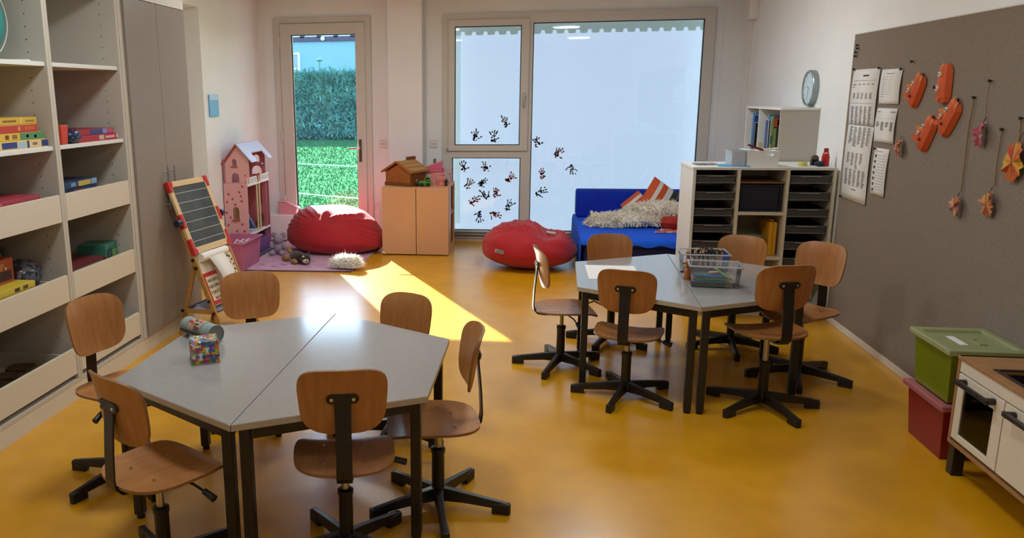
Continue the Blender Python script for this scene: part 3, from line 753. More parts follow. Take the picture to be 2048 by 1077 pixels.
# ================================================================== easel
EW = mat('easel_wood', 'b98a48', .45, 'a87a3a', 8, (1, 1, 6))
EWL = mat('easel_pale_wood', 'd8b98a', .45)
ea = math.atan2(.45, .08)
t_ = thing('chalkboard_easel', 'folding wooden chalkboard easel with red corners beside the wardrobe', 'easel', (-2.045, 5.085, 0), None, ea)
LW = .457
def EP(u, z, off=0): return (u, .375 * z - off * .936, z + off * .351 * 0)    # local: x along the width, +y back, lean .375
for u in (.0, LW):
    b = build('leg', MB().beam((u, 0, 0), (u, .375 * .84, .84), .02, .034, (0, -1, .37)), EW, t_, bevel=.003)
    r_ = build('leg', MB().beam((u + (.022 if u == 0 else -.022), .37, 0), (u + (.022 if u == 0 else -.022), .375 * .56 - .005, .56), .018, .03, (0, 1, .3)), EW, t_, bevel=.003)
    build('side_rail', MB().beam((u, .375 * .19, .19), (u, .315, .19), .016, .03), EW, t_, bevel=.002)
    for q in ((.375 * .185, .185), (.318, .19), (.375 * .27, .27), (.375 * .5, .5), (.375 * .555, .555)):
        build('bolt', MB().cyl((u + (-.022 if u == 0 else .022), q[0], q[1]), (u, q[0], q[1]), .011, n=12), BLACKP, t_, smooth=True)
build('storage_tray', MB().box(0.01, LW - .01, .08, .32, .172, .18).box(.01, LW - .01, .305, .32, .18, .2), mat('tray_cloth', '6a6470', .7), t_)
build('papers', MB().obox((.2, .2, .186), (.3, .2, .008), (0, .02, .15)).obox((.24, .22, .193), (.26, .18, .006), (0, 0, -.2)), mat('stacked_paper', 'b8b4c0', .7), t_)
# board frame, leaning
lean = math.atan(.375)
RB = Matrix.Rotation(-lean, 4, 'X')
def onboard(mb, z0=0): return mb.xf(RB)
zz = lambda z: z / math.cos(lean)
b0, b1 = zz(.585), zz(1.075)
brd = build('board_frame', onboard(MB().plate(rect(-.012, LW + .012, b0, b1), [rect(.028, LW - .028, b0 + .045, b1 - .04)], -.03, -.008, 'y')), EWL, t_, bevel=.003)
sl = build('slate', onboard(MB().box(.02, LW - .02, -.026, -.014, b0 + .04, b1 - .035)), mat('blackboard', '3a3f42', .75, '4c5254', 5, detail=8), t_)
for k in range(6):
    z = b0 + .085 + k * .07
    build('chalk_line', onboard(MB().box(.03, LW - .03, -.0275, -.026, z, z + .0028)), mat('chalk', 'cfd2cf', .8), sl)
for u, s_ in ((-.014, 1), (LW + .014, -1)):
    for z, zs in ((b1, -1), (b0, 1)):
        build('red_corner', onboard(MB().prism([(u, z + .004 * -zs), (u + s_ * .05, z - zs * .004), (u + s_ * .05, z + zs * .03), (u + s_ * .03, z + zs * .045), (u + s_ * .03, z + zs * (.075 if zs < 0 else .11)), (u, z + zs * (.075 if zs < 0 else .11))], -.036, -.004, 'y')), RED, t_, bevel=.004)
    build('red_clamp', onboard(MB().box(u - s_ * .004, u + s_ * .03, -.036, 0, b0 + .19, b0 + .29)), RED, t_, bevel=.004)
    kb = MB().cyl((u - s_ * .01, -.018, b0 + .235), (u - s_ * .05, -.018, b0 + .235), .03, .026, n=10)
    build('knob', onboard(kb), mat('navy_knob', '1a2138', .35), t_, smooth=True)
# lower panel with paper roll, alphabet card and clock card
lp0, lp1 = zz(.23), zz(.58)
build('lower_panel', onboard(MB().box(.012, LW - .012, -.012, -.004, lp0, lp1)), mat('panel_cream', 'd9cdb8', .6), t_)
for nm, u0, u1, z0, z1 in (('alphabet_card', .015, .18, zz(.235), zz(.45)), ('clock_card', .31, LW - .02, zz(.33), zz(.555))):
    cdd = build(nm, onboard(MB().box(u0, u1, -.016, -.012, z0, z1)), RED, t_)
    build('card_face', onboard(MB().box(u0 + .008, u1 - .008, -.018, -.016, z0 + .028, z1 - .028)), mat('card_cream', 'd8cab0', .6), cdd)
    if nm == 'alphabet_card':
        for k, s_ in enumerate(('ABCDEFG', 'HIJKLMNO', 'PQRSTUV', 'WXYZ')):
            m_ = textmesh(s_, .03); m_.v = [(u0 + .08 + v[0], -.0185 - v[2], z1 - .06 - k * .043 + v[1]) for v in m_.v]
            build('lettering', onboard(m_), BLACKP, cdd, recalc=False)
    else:
        cc = ((u0 + u1) / 2, (z0 + z1) / 2)
        for k in range(12):
            a = 2 * PI * k / 12
            build('hour_dot', onboard(MB().prism([(cc[0] + .043 * math.cos(a) + .009 * math.cos(2 * PI * j / 8), cc[1] + .075 * math.sin(a) + .011 * math.sin(2 * PI * j / 8)) for j in range(8)], -.0195, -.018, 'y')), BLACKP, cdd)
        build('clock_hand', onboard(MB().obox((cc[0], -.02, cc[1]), (.014, .002, .06), (0, .2, 0))), mat('dark_red_print', '7a2a2a', .6), cdd)
build('paper_roll', MB().cyl((.03, .375 * .565 - .035, .565), (LW - .1, .375 * .565 - .035, .565), .03, n=20), WHITEP, t_, smooth=True)
sh = MB()
v = []
for i in range(13):
    s_ = i / 12; z = .585 - .30 * s_; off = .05 + .035 * math.sin(s_ * 3.0) + .015 * s_
    for u in (.09 + .06 * s_, .285 + .0 * s_): v.append((u, .375 * z - off, z))
sh.add(v, [(2 * i, 2 * i + 1, 2 * i + 3, 2 * i + 2) for i in range(12)])
o = build('paper_sheet', sh, WHITEP, t_, smooth='all', recalc=False)
sm = o.modifiers.new('solid', 'SOLIDIFY'); sm.thickness = .0012

# ================================================================== play corner: rug, dollhouse, crate, plush toys
t_ = thing('rug', 'flat lilac-pink play rug in front of the garden door', 'rug', (-2.2, 8.0, 0))
build('pile', MB().prism([(-2.74, 7.26), (-1.63, 7.31), (-1.575, 8.88), (-2.74, 8.88)], 0, .008), mat('rug_pile', 'c9a0b4', .9, 'bd92ac', 6, bump=.3, bscale=120), t_)
build('border', MB().prism([(-2.745, 7.255), (-1.625, 7.305), (-1.63, 7.325), (-2.74, 7.275)], .0, .0095), mat('rug_border', '5a3a44', .8), t_)
for k in range(9):
    x, y = rnd.uniform(-2.6, -1.75), rnd.uniform(7.36, 7.8)
    build('flower_print', MB().prism([(x + .04 * math.cos(2 * PI * j / 10) * (1 if j % 2 else .5), y + .03 * math.sin(2 * PI * j / 10) * (1 if j % 2 else .5)) for j in range(10)], .008, .0088), mat('rug_print', '8f6288', .9) if k % 2 else mat('rug_print2', 'a86a7a', .9), t_)
single('play_mat', MB().box(-3.05, -2.745, 7.74, 8.9, 0, .012).box(-2.752, -2.742, 7.74, 8.9, .012, .02), [mat('mat_grey', '6a6664', .9, '4a4a4e', 9, bump=.2)], 'grey patterned mat with a raised edge under the dollhouse', 'mat')

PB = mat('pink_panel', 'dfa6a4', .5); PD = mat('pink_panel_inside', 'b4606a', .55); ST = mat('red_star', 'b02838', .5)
PW = mat('doll_floor_wood', 'a8722a', .5, '94621f', 10, (1, 8, 1)); PUR = mat('purple_board', '6a4080', .5); DW = mat('dollhouse_white', 'e4dde0', .5); DO = mat('doll_olive', '7a7a52', .6)
t_ = thing('dollhouse', 'tall pink wooden dollhouse with red stars and balcony by the door', 'dollhouse', (-2.92, 8.13, .012))
z00 = .012; x0, x1 = -3.05, -2.80
lw = build('gable_wall', MB().plate(rect(x0, x1, z00, .79), [arch(-2.965, -2.895, .42, .55), arch(-2.95, -2.89, .07, .13)], 7.78, 7.79, 'y'), PB, t_, label='pink star-printed lower side panel')
build('window_sill', MB().box(-2.97, -2.89, 7.765, 7.78, .408, .42), ST, lw)
r3 = random.Random(11)
def star(x, z, y, r, par):
    build('star', MB().prism([(x + (r if j % 2 == 0 else r * .42) * math.sin(PI * j / 5), z + (r if j % 2 == 0 else r * .42) * math.cos(PI * j / 5)) for j in range(10)], y - .0012, y, 'y'), ST, par)
for x, z in ((-3.0, .68), (-2.96, .63), (-3.02, .60), (-2.935, .575), (-2.865, .61), (-2.885, .70), (-2.85, .76), (-2.99, .44), (-2.87, .37), (-3.02, .36), (-2.85, .30), (-2.93, .30), (-3.03, .49), (-2.87, .66)): star(x, z, 7.78, .018, lw)
uw = build('gable_wall', MB().plate([(x0 + .02, .79), (x1 + .02, .79), (x1 + .02, 1.03), (-2.895, 1.165), (x0 + .02, .99)], [arch(-2.955, -2.905, .965, 1.035), arch(-2.965, -2.885, .79 + .004, .895)], 7.80, 7.81, 'y'), PB, t_, label='pink upper gable panel')
build('window_sill', MB().box(-2.965, -2.895, 7.79, 7.80, .952, .963), ST, uw); star(-2.82, .87, 7.80, .013, uw); star(-2.92, .815, 7.80, .012, uw)
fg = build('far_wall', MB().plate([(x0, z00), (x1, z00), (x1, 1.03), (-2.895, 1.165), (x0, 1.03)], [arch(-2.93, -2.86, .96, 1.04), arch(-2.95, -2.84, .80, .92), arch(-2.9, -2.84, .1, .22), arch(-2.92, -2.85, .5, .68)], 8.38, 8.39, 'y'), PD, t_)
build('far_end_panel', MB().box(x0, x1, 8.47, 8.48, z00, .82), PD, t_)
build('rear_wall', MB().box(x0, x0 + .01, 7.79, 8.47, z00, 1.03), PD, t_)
pic = build('picture', MB().box(-2.845, -2.81, 8.372, 8.38, .925, .965), mat('picture_frame', '7a3038', .5), t_)
build('picture_print', MB().box(-2.838, -2.817, 8.37, 8.372, .933, .957), DW, pic)
for z, m_, nm in ((.15, PUR, 'floor_board'), (.245, DW, 'floor_board'), (.755, DW, 'floor_board')):
    build(nm, MB().box(x0 + .01, x1 + (.005 if z > .2 else 0), 7.79, 8.47, z, z + .014), m_, t_)
build('purple_base', MB().box(x0 + .02, x1, 7.79, 8.47, z00, .15), PUR, t_)
build('wood_backing', MB().box(x0 + .011, x0 + .015, 7.79, 8.47, .26, .755), PW, t_)
for k in range(8): build('wall_plank', MB().box(x0 + .015, x0 + .018, 7.8 + k * .084, 7.88 + k * .084, .262, .752), PW, t_)
build('green_room', MB().box(x0 + .011, x0 + .016, 7.79, 8.47, .165, .245), DO, t_)
for y in (8.09, 8.17): build('lift_post', MB().box(x1 - .012, x1 + .0, y - .008, y + .008, .25, .84), EWL, t_)
for y in (8.09, 8.17): build('post_knob', MB().ball((x1 - .006, y, .85), .012, 8, 6), ST, t_, smooth=True)
def balcony(y0, y1):
    b = build('balcony_rail', MB().box(x1 - .004, x1 + .006, y0, y1, .765, .78).box(x1 - .004, x1 + .006, y0, y1, .83, .842), DW, t_)
    n = int((y1 - y0) / .033)
    for k in range(n + 1):
        y = y0 + .006 + k * (y1 - y0 - .012) / n
        build('baluster', MB().box(x1 - .003, x1 + .005, y - .006, y + .006, .78, .83), DW, b)
balcony(7.79, 8.06); balcony(8.2, 8.47)
rf = build('roof', MB().beam((-2.895, 7.78, 1.175), (-2.895, 8.43, 1.175), .01, .01), DW, t_)
build('roof_slope', MB().add([(-2.895, 7.77, 1.18), (-2.895, 8.43, 1.18), (-2.735, 8.43, 1.0), (-2.735, 8.31, 1.0), (-2.815, 8.30, 1.09), (-2.815, 7.95, 1.09), (-2.735, 7.93, 1.0), (-2.735, 7.77, 1.0)] + [(-2.888, 7.77, 1.188), (-2.888, 8.43, 1.188), (-2.728, 8.43, 1.008), (-2.728, 8.31, 1.008), (-2.808, 8.30, 1.098), (-2.808, 7.95, 1.098), (-2.728, 7.93, 1.008), (-2.728, 7.77, 1.008)],
      [(0, 1, 2, 3, 4, 5, 6, 7), (15, 14, 13, 12, 11, 10, 9, 8)] + [(i, (i + 1) % 8, 8 + (i + 1) % 8, 8 + i) for i in range(8)]), mat('roof_white', 'cfd0e4', .45), t_)
build('roof_slope', MB().add([(-2.895, 7.77, 1.18), (-2.895, 8.43, 1.18), (-3.06, 8.43, .975), (-3.06, 7.77, .975), (-2.9, 7.77, 1.19), (-2.9, 8.43, 1.19), (-3.065, 8.43, .985), (-3.065, 7.77, .985)], [(0, 1, 2, 3), (7, 6, 5, 4), (0, 3, 7, 4), (1, 2, 6, 5), (2, 3, 7, 6), (0, 1, 5, 4)]), mat('roof_pink', 'b05a68', .5), t_)
for k in range(11):
    build('scallop', MB().ball((-2.812, 7.97 + k * .032, 1.09), (.008, .016, .012), 8, 5), MATS['roof_white'], rf, smooth=True)
BLU = mat('doll_blue', '4a6a9a', .5)
st_ = build('staircase', MB().box(x1 - .1, x1 - .01, 7.82, 7.84, .26, .28), BLU, t_)
for k in range(6): build('step', MB().box(x1 - .11, x1 - .02, 7.83 + k * .036, 7.875 + k * .036, .44 - k * .03, .46 - k * .03), BLU, st_)
build('doll_chair', MB().box(-2.9, -2.84, 8.27, 8.36, .26, .33).box(-2.9, -2.84, 8.35, 8.37, .33, .4), mat('doll_brown', '6a3c1c', .5), t_)

# pink crate
CRT = clear('pink_translucent', 'ffb0d4', .1, .25, .85, 'f4a4cc')
t_ = thing('storage_crate', 'pink ribbed plastic crate on the floor by the dollhouse', 'crate', (-2.82, 7.44, 0))
x0, x1, y0, y1, hh = -2.97, -2.655, 7.18, 7.71, .285
def crate_wall(m, sx=.022, th=.004):
    def ring(z, g): return [(x0 + g, y0 + g, z), (x1 - g, y0 + g, z), (x1 - g, y1 - g, z), (x0 + g, y1 - g, z)]
    v = ring(0, sx) + ring(hh, 0) + ring(.004, sx + th) + ring(hh, th)
    f = [(0, 1, 2, 3), (8, 9, 10, 11)]
    for i in range(4):
        j = (i + 1) % 4
        f += [(i, j, 4 + j, 4 + i), (8 + i, 8 + j, 12 + j, 12 + i), (4 + i, 4 + j, 12 + j, 12 + i)]
    return m.add(v, f)
cr_ = build('body', crate_wall(MB()), CRT, t_)
build('rim', MB().plate([(x0 - .018, y0 - .018), (x1 + .018, y0 - .018), (x1 + .018, y1 + .018), (x0 - .018, y1 + .018)], [rect(x0 + .004, x1 - .004, y0 + .004, y1 - .004)], hh - .012, hh, 'z'), CRT, t_, bevel=.003)
for k in range(13):
    y = y0 + .04 + k * (y1 - y0 - .08) / 12
    build('rib', MB().beam((x1 - .021, y, .012), (x1 + .0005, y, hh - .015), .008, .006, (1, 0, 0)), CRT, cr_)
for k in range(8):
    x = x0 + .04 + k * (x1 - x0 - .08) / 7
    build('rib', MB().beam((x, y0 + .021, .012), (x, y0 - .0005, hh - .015), .008, .006, (0, 1, 0)), CRT, cr_)
for i in range(4):
    single('paper_scrap', MB().tube([(-2.8 + .03 * i, 7.3 + .09 * i, .24), (-2.78 + .03 * i, 7.36 + .08 * i, .287 - .008 * i), (-2.73 + .02 * i, 7.42 + .06 * i, .25)], .006, 6), WHITEP, 'white loop of string among the things in the pink crate, %s from the front' % ('first', 'second', 'third', 'fourth')[i], 'string', 'loops in the pink crate', smooth=True)
single('toy_pile', MB().ball((-2.81, 7.44, .12), (.12, .22, .12), 18, 10, fn=lambda u: 1 + .2 * vnoise((u[0] * 4, u[1] * 4, u[2] * 4), 3)), mat('pink_toys', 'd878a8', .6, 'c4608c', 14), 'heap of pink toys inside the pink crate', 'toys', smooth='all')

# plush toys
PL = mat('plush_lilac', 'a594a4', .95, '93829a', 30, bump=.5, bscale=150, sheen=.4)
t_ = thing('plush_mouse', 'small lilac-grey plush mouse sitting against the red beanbag', 'plush toy', (-2.585, 8.08, .008))
build('body', MB().ball((-2.585, 8.08, .085), (.07, .06, .08), 18, 12), PL, t_, smooth='all')
build('head', MB().ball((-2.58, 8.05, .175), (.052, .05, .05), 18, 12), PL, t_, smooth='all')
for s_ in (-1, 1):
    build('ear', MB().ball((-2.58 + s_ * .05, 8.07, .215), (.035, .016, .035), 14, 8), PL, t_, smooth='all')
    build('arm', MB().ball((-2.585 + s_ * .07, 8.04, .11), (.024, .03, .04), 12, 8), PL, t_, smooth='all')
    build('foot', MB().ball((-2.585 + s_ * .055, 8.01, .035), (.03, .045, .028), 12, 8), PL, t_, smooth='all')
BRN = mat('plush_black', '2a211e', .95, '3a2d28', 30, bump=.5, bscale=150, sheen=.3); TAN = mat('plush_tan', 'a98358', .95, '957148', 30, bump=.5, bscale=150); CRM = mat('plush_cream', 'd8cdb8', .95, bump=.5, bscale=150)
t_ = thing('plush_dog', 'black and tan plush dog lying on the rug', 'plush toy', (-2.27, 7.68, .008), None, -.75)
build('body', MB().ball((0, 0, .06), (.13, .06, .055), 18, 12), BRN, t_, smooth='all')
build('head', MB().ball((.15, .0, .06), (.058, .055, .05), 18, 12), BRN, t_, smooth='all')
build('muzzle', MB().ball((.185, -.02, .045), (.035, .03, .024), 14, 8), CRM, t_, smooth='all')
build('nose', MB().ball((.215, -.026, .05), .009, 8, 6), BLACKP, t_, smooth='all')
for s_ in (-1, 1):
    build('ear', MB().ball((.14, s_ * .045, .098), (.016, .018, .024), 10, 7), BRN, t_, smooth='all')
    build('eye', MB().ball((.192, s_ * .022 - .012, .078), .006, 8, 6), BLACKP, t_, smooth='all')
    build('front_leg', MB().ball((.06, s_ * .075, .028), (.055, .026, .026), 12, 8), TAN, t_, smooth='all')
    build('hind_leg', MB().ball((-.14, s_ * .06, .034), (.06, .03, .032), 12, 8), TAN, t_, smooth='all')
build('brow_patch', MB().ball((.17, -.03, .088), (.014, .02, .01), 8, 6), CRM, t_, smooth='all')
build('tail', MB().tube([(-.12, 0, .08), (-.17, 0, .11), (-.19, 0, .125)], [.02, .022, .018], 8), TAN, t_, smooth='all')

def fur(name, parent, pts, normals, L, wdt, m, seed, droop=.4, curl=.5, lean=None):
    """tapered two-segment hair blades rooted on a surface"""
    r = np.random.RandomState(seed); P = np.array(pts); Nn = np.array(normals); n = len(P)
    d = Nn + r.randn(n, 3) * curl
    if lean is not None: d = d + np.array(lean)
    d /= np.linalg.norm(d, axis=1)[:, None]
    s_ = np.cross(d, r.randn(n, 3)); s_ /= np.linalg.norm(s_, axis=1)[:, None]
    l = L * (.6 + .8 * r.rand(n))[:, None]
    mid = P + d * l * .55 + np.array([0, 0, -1]) * l * droop * .15; tip = P + d * l + np.array([0, 0, -1]) * l * droop * .6 + r.randn(n, 3) * l * .15
    for q in (mid, tip): q[:, 2] = np.maximum(q[:, 2], P[:, 2].min() + .002)
    V = np.stack([P - s_ * wdt, P + s_ * wdt, mid + s_ * wdt * .8, mid - s_ * wdt * .8, tip], 1).reshape(-1, 3)
    o0 = np.array(ORG.get(parent.name, (0, 0, 0))); V = V - o0
    F = []
    for i in range(n): b = 5 * i; F += [(b, b + 1, b + 2, b + 3), (b + 3, b + 2, b + 4)]
    me = bpy.data.meshes.new(name); me.from_pydata(V.tolist(), [], F); me.materials.append(m)
    o = bpy.data.objects.new(name, me); COL.objects.link(o); o.parent = parent; o['kind'] = 'stuff'
    return o
def ellip_pts(c, r, n, seed, zmin=-2):
    rs = np.random.RandomState(seed); u = rs.randn(n, 3); u /= np.linalg.norm(u, axis=1)[:, None]; u = u[u[:, 2] > zmin]
    r = np.array(r); return (np.array(c) + u * r), (u / r) / np.linalg.norm(u / r, axis=1)[:, None]
FURW = mat('white_fur', 'f2efe9', .95)
t_ = thing('plush_cat', 'white fluffy plush animal lying at the edge of the sun patch', 'plush toy', (-1.72, 7.44, .008))
b1 = ((-1.75, 7.45, .06), (.1, .06, .055)); b2 = ((-1.64, 7.42, .065), (.062, .055, .055))
build('body', MB().ball(*b1, 18, 12), FURW, t_, smooth='all'); build('head', MB().ball(*b2, 16, 10), FURW, t_, smooth='all')
for i, b in enumerate((b1, b2)):
    p, n_ = ellip_pts(b[0], b[1], 1300, 5 + i, -.6); fur('fur', t_, p, n_, .05, .003, FURW, 8 + i, .3, .5)
build('nose', MB().ball((-1.645, 7.355, .06), (.012, .006, .006), 8, 6), BLACKP, t_, smooth='all')
for s_ in (-1, 1): build('ear', MB().ball((-1.64 + s_ * .035, 7.41, .115), (.02, .01, .02), 10, 6), mat('ear_pink', 'b88a84', .9), t_, smooth='all')

# pink birdhouse-shaped box on the sill
PBX = mat('pale_pink_plastic', 'd99aa6', .4)
t_ = thing('toy_stable', 'small pale pink house-shaped toy box on the sill by the door', 'toy', (-2.74, 9.03, .30))
build('body', MB().prism([(-2.86, .3), (-2.655, .3), (-2.64, .375), (-2.76, .44), (-2.86, .44)], 8.985, 9.07, 'y'), PBX, t_, bevel=.004)
build('roof', MB().beam((-2.87, 9.027, .447), (-2.765, 9.027, .447), .1, .012).beam((-2.77, 9.027, .447), (-2.62, 9.027, .37), .1, .012), mat('pale_pink_lid', 'e0b0b8', .4), t_, bevel=.003)

# ================================================================== red beanbags
BG = mat('red_cotton', 'b3101f', .75, 'a80e1c', 4, bump=.25, bscale=120, sheen=.15)
def beanbag(label, c, R, hgt, fn, seed):
    t_ = thing('beanbag', label, 'beanbag', (c[0], c[1], .0), 'red beanbags')
    n, m_ = 120, 60; v = []
    for i in range(m_ + 1):
        ph = PI * i / m_
        for k in range(n):
            th = 2 * PI * k / n
            u = Vector((math.sin(ph) * math.cos(th), math.sin(ph) * math.sin(th), math.cos(ph)))
            v.append(fn(u, th, ph))
    f = []
    for i in range(m_): f += [(i * n + k, (i + 1) * n + k, (i + 1) * n + (k + 1) % n, i * n + (k + 1) % n) for k in range(n)]
    mb = MB(); mb.add([(c[0] + a * R[0], c[1] + b * R[1], max(.004, hgt * q)) for a, b, q in v], f)
    build('cover', mb, BG, t_, smooth='all', recalc=True)
    return t_
def bump_(a, w): return math.exp(-(a / w) ** 2)
def wrinkle(u, amp, focus, freq, seed, spread=1.2, up=0.0):
    """folds radiating from a focus point on the cover"""
    d = Vector((u.x - focus[0], u.y - focus[1], u.z - focus[2])); r = d.length
    a = math.atan2(d.z + .5 * d.y, d.x)
    w_ = math.sin(a * freq + 1.5 * vnoise((u.x * 1.5, u.y * 1.5, u.z * 1.5), seed))
    w_ = (1 - abs(w_)) ** 2 * 1.6 - .5
    g = math.exp(-((r - .45) / spread) ** 2) * (1 if a > -.25 and a < PI + .25 else max(0, 1 - 3 * min(abs(a + .25), abs(a - PI - .25), abs(a + PI + .0))))
    g *= min(1, (r / .42) ** 2)
    return amp * w_ * g * max(0, min(1, (u.z + .15) * 3))
def bag1(u, th, ph):
    # dome, highest left of the middle, sloping down to the right, folds meeting in a V at the front
    zt = .36 + (.64 * u.z ** .85 if u.z > 0 else -.36 * abs(u.z) ** 1.1)
    hl = 1.0 - .50 * max(0, u.x + .05) ** 1.5 - .10 * max(0, -u.x) ** 3
    q = 1 + wrinkle(u, .032, (-.15, -.72, .45), 11, 2, .55) + .03 * vnoise((u.x * 2, u.y * 2, u.z * 2), 6)
    x, y = u.x, u.y; s_ = math.hypot(x, y) or 1; k = s_ ** .42 / s_
    dent = .04 * bump_(u.x + .1, .4) * bump_(u.y + .55, .3) * max(0, u.z)
    bot = 1 - .05 * max(0, -u.z) ** 2
    return (x * k * .96 * q * bot, y * k * .96 * (q - dent) * bot, zt * hl * (q - dent * .7))
t_ = beanbag('red beanbag in front of the garden door, taller one', (-2.03, 8.39), (.56, .47), .475, bag1, 3)
build('pull_tab', MB().obox((-1.475, 8.16, .03), (.04, .03, .004), (.2, .5, .4)), WHITEP, t_)
def bag2(u, th, ph):
    zt = .5 + .5 * (sgn(u.z) * abs(u.z) ** .85)
    hl = 1.0 - .30 * max(0, u.x) ** 1.1 - .25 * max(0, -u.x - .4)
    q = 1 + wrinkle(u, .04, (.28, -.35, .75), 12, 9, .5) + .04 * vnoise((u.x * 2, u.y * 2, u.z * 2), 16)
    x, y = u.x, u.y; s_ = math.hypot(x, y) or 1; k = s_ ** .6 / s_
    notch = .22 * bump_(u.x - .28, .17) * max(0, u.z) * bump_(u.y + .1, .8)
    bot = 1 - .25 * max(0, -u.z) ** 2
    return (x * k * .94 * q * bot, y * k * .94 * q * bot, zt * hl * (q - notch))
t_ = beanbag('red beanbag in front of the painted window', (.035, 7.78), (.49, .46), .43, bag2, 5)
build('grey_label', MB().obox((-.24, 7.405, .21), (.085, .006, .035), (-.5, .28, .15)), mat('label_grey', '8a8078', .6), t_, bevel=.002)
for k in range(5):
    q_ = Euler((-.5, .28, .15)).to_matrix()
    build('label_mark', MB().obox(tuple(Vector((-.24, 7.405, .21)) + q_ @ Vector((-.022 + .012 * k, -.0035, 0))), (.007, .001, .016), q_), BLACKP, t_)
build('top_tag', MB().obox((.24, 7.72, .345), (.09, .035, .006), (.3, .15, .2)), mat('tag_beige', 'c9bfae', .7), t_)

# ================================================================== beige two-door cabinet and toys on it
BE = mat('beige_front', 'd09a70', .45, 'cb956b', 3); BEI = mat('beige_side', 'b9804f', .5)
t_ = thing('low_cabinet', 'low beige two-door cabinet between the garden door and the window', 'cabinet', (-1.13, 8.45, 0))
build('top_panel', MB().box(-1.492, -.79, 8.205, 8.88, .695, .713), BE, t_, bevel=.002)
build('side_panel', MB().box(-1.492, -1.474, 8.205, 8.88, 0, .695), BE, t_, bevel=.002)
build('side_panel', MB().box(-.81, -.79, 8.205, 8.45, 0, .695).box(-.81, -.79, 8.45, 8.88, 0, .05), BE, t_, bevel=.002)
build('side_post', MB().box(-.81, -.79, 8.83, 8.88, .05, .695), BE, t_)
build('side_shelf', MB().box(-1.1, -.79, 8.45, 8.88, .40, .418), BEI, t_)
build('back_panel', MB().box(-1.474, -.81, 8.86, 8.875, 0, .695), BEI, t_)
build('inner_panel', MB().box(-1.12, -1.1, 8.21, 8.86, 0, .695), BEI, t_)
for x0, x1 in ((-1.49, -1.133), (-1.127, -.792)): build('door', MB().box(x0, x1, 8.185, 8.204, .012, .71), BE, t_, bevel=.0015)
OW = mat('toy_barn_wood', 'a86420', .4, '96561a', 10, (6, 1, 1)); OWD = mat('toy_barn_dark', '7a4416', .45); SHG = mat('toy_shingle', 'b88a52', .55, 'a87a44', 20)
t_ = thing('toy_barn', 'varnished wooden toy barn with shingled roof on the low cabinet', 'toy barn', (-1.275, 8.47, .713), None, -.5); t_.scale = (1.05, 1.0, 1.2)
def lp(x): return x
build('base', MB().box(-.165, .165, -.15, .15, 0, .03), OWD, t_, bevel=.003)
build('gable_wall', MB().prism([(-.155, .03), (.155, .03), (.155, .115), (.0, .19), (-.155, .115)], -.142, -.13, 'y'), OW, t_, bevel=.0015)
build('gable_wall', MB().prism([(-.155, .03), (.155, .03), (.155, .115), (.0, .19), (-.155, .115)], .13, .142, 'y'), OW, t_, bevel=.0015)
build('side_wall', MB().box(.145, .155, -.13, .13, .03, .115), OWD, t_); build('side_wall', MB().box(-.155, -.145, -.13, .13, .03, .115), OW, t_)
for s_ in (-1, 1):
    rf = build('roof_slope', MB().add([(0, -.165, .205), (0, .165, .205), (s_ * .185, .165, .115), (s_ * .185, -.165, .115), (0, -.165, .217), (0, .165, .217), (s_ * .185, .165, .127), (s_ * .185, -.165, .127)], [(0, 1, 2, 3), (4, 5, 6, 7), (0, 1, 5, 4), (1, 2, 6, 5), (2, 3, 7, 6), (3, 0, 4, 7)]), OWD if s_ < 0 else OW, t_, bevel=.001)
    if s_ > 0:
        for k in range(3):
            a, b = .012 + .058 * k, .06 + .058 * k
            build('shingle', MB().add([(a, -.155, .2225 - a * .487), (a, .155, .2225 - a * .487), (b, .155, .2225 - b * .487), (b, -.155, .2225 - b * .487), (a, -.155, .2165 - a * .487), (a, .155, .2165 - a * .487), (b, .155, .2165 - b * .487), (b, -.155, .2165 - b * .487)], [(0, 1, 2, 3), (7, 6, 5, 4), (0, 1, 5, 4), (1, 2, 6, 5), (2, 3, 7, 6), (3, 0, 4, 7)]), SHG, rf)
build('ridge_vent', MB().box(-.012, .012, .02, .16, .215, .245), OWD, t_)
build('gable_trim', MB().beam((-.19, -.168, .118), (0, -.168, .212), .012, .016).beam((0, -.168, .212), (.19, -.168, .118), .012, .016), OW, t_)
PH = mat('toy_pink', 'd0607a', .4); PHL = mat('toy_pink_light', 'e0908a', .4)
t_ = thing('toy_house', 'pink plastic toy house behind the green toy car', 'toy house', (-1.02, 8.63, .713)); t_.scale = (1.25, 1.1, 1.4)
build('wall', MB().plate(rect(-1.10, -.94, .713, .80), [rect(-1.07, -1.02, .72, .785)], 8.58, 8.586, 'y').box(-1.10, -1.094, 8.586, 8.72, .713, .80).box(-.946, -.94, 8.586, 8.72, .713, .80), PHL, t_)
build('roof', MB().prism([(-1.115, .80), (-.925, .80), (-.925, .885), (-1.115, .825)], 8.57, 8.73, 'y'), PH, t_, bevel=.003)
build('chimney', MB().box(-.925, -.905, 8.6, 8.63, .75, .83), PH, t_)
t_ = thing('toy_facade', 'open pink toy room frame beside the toy house', 'toy house', (-.90, 8.47, .713)); t_.scale = (1.1, 1.1, 1.1)
build('frame', MB().plate(rect(-.97, -.845, .713, .83), [rect(-.96, -.93, .72, .82), rect(-.92, -.855, .795, .82)], 8.45, 8.462, 'y'), PHL, t_, bevel=.001)
build('window_bar', MB().box(-.89, -.884, 8.452, 8.46, .795, .82), PH, t_)
build('stove', MB().box(-.915, -.86, 8.40, 8.44, .713, .775), mat('toy_coral', 'd0705a', .4), t_, bevel=.003)
build('arch_print', MB().prism(arch(-.905, -.87, .718, .75), 8.398, 8.4, 'y'), PHL, t_)
GC = mat('toy_green', '3f8a2e', .35)
t_ = thing('toy_car', 'small green toy jeep on the low cabinet', 'toy car', (-1.045, 8.29, .713)); t_.scale = (1.15, 1.15, 1.15)
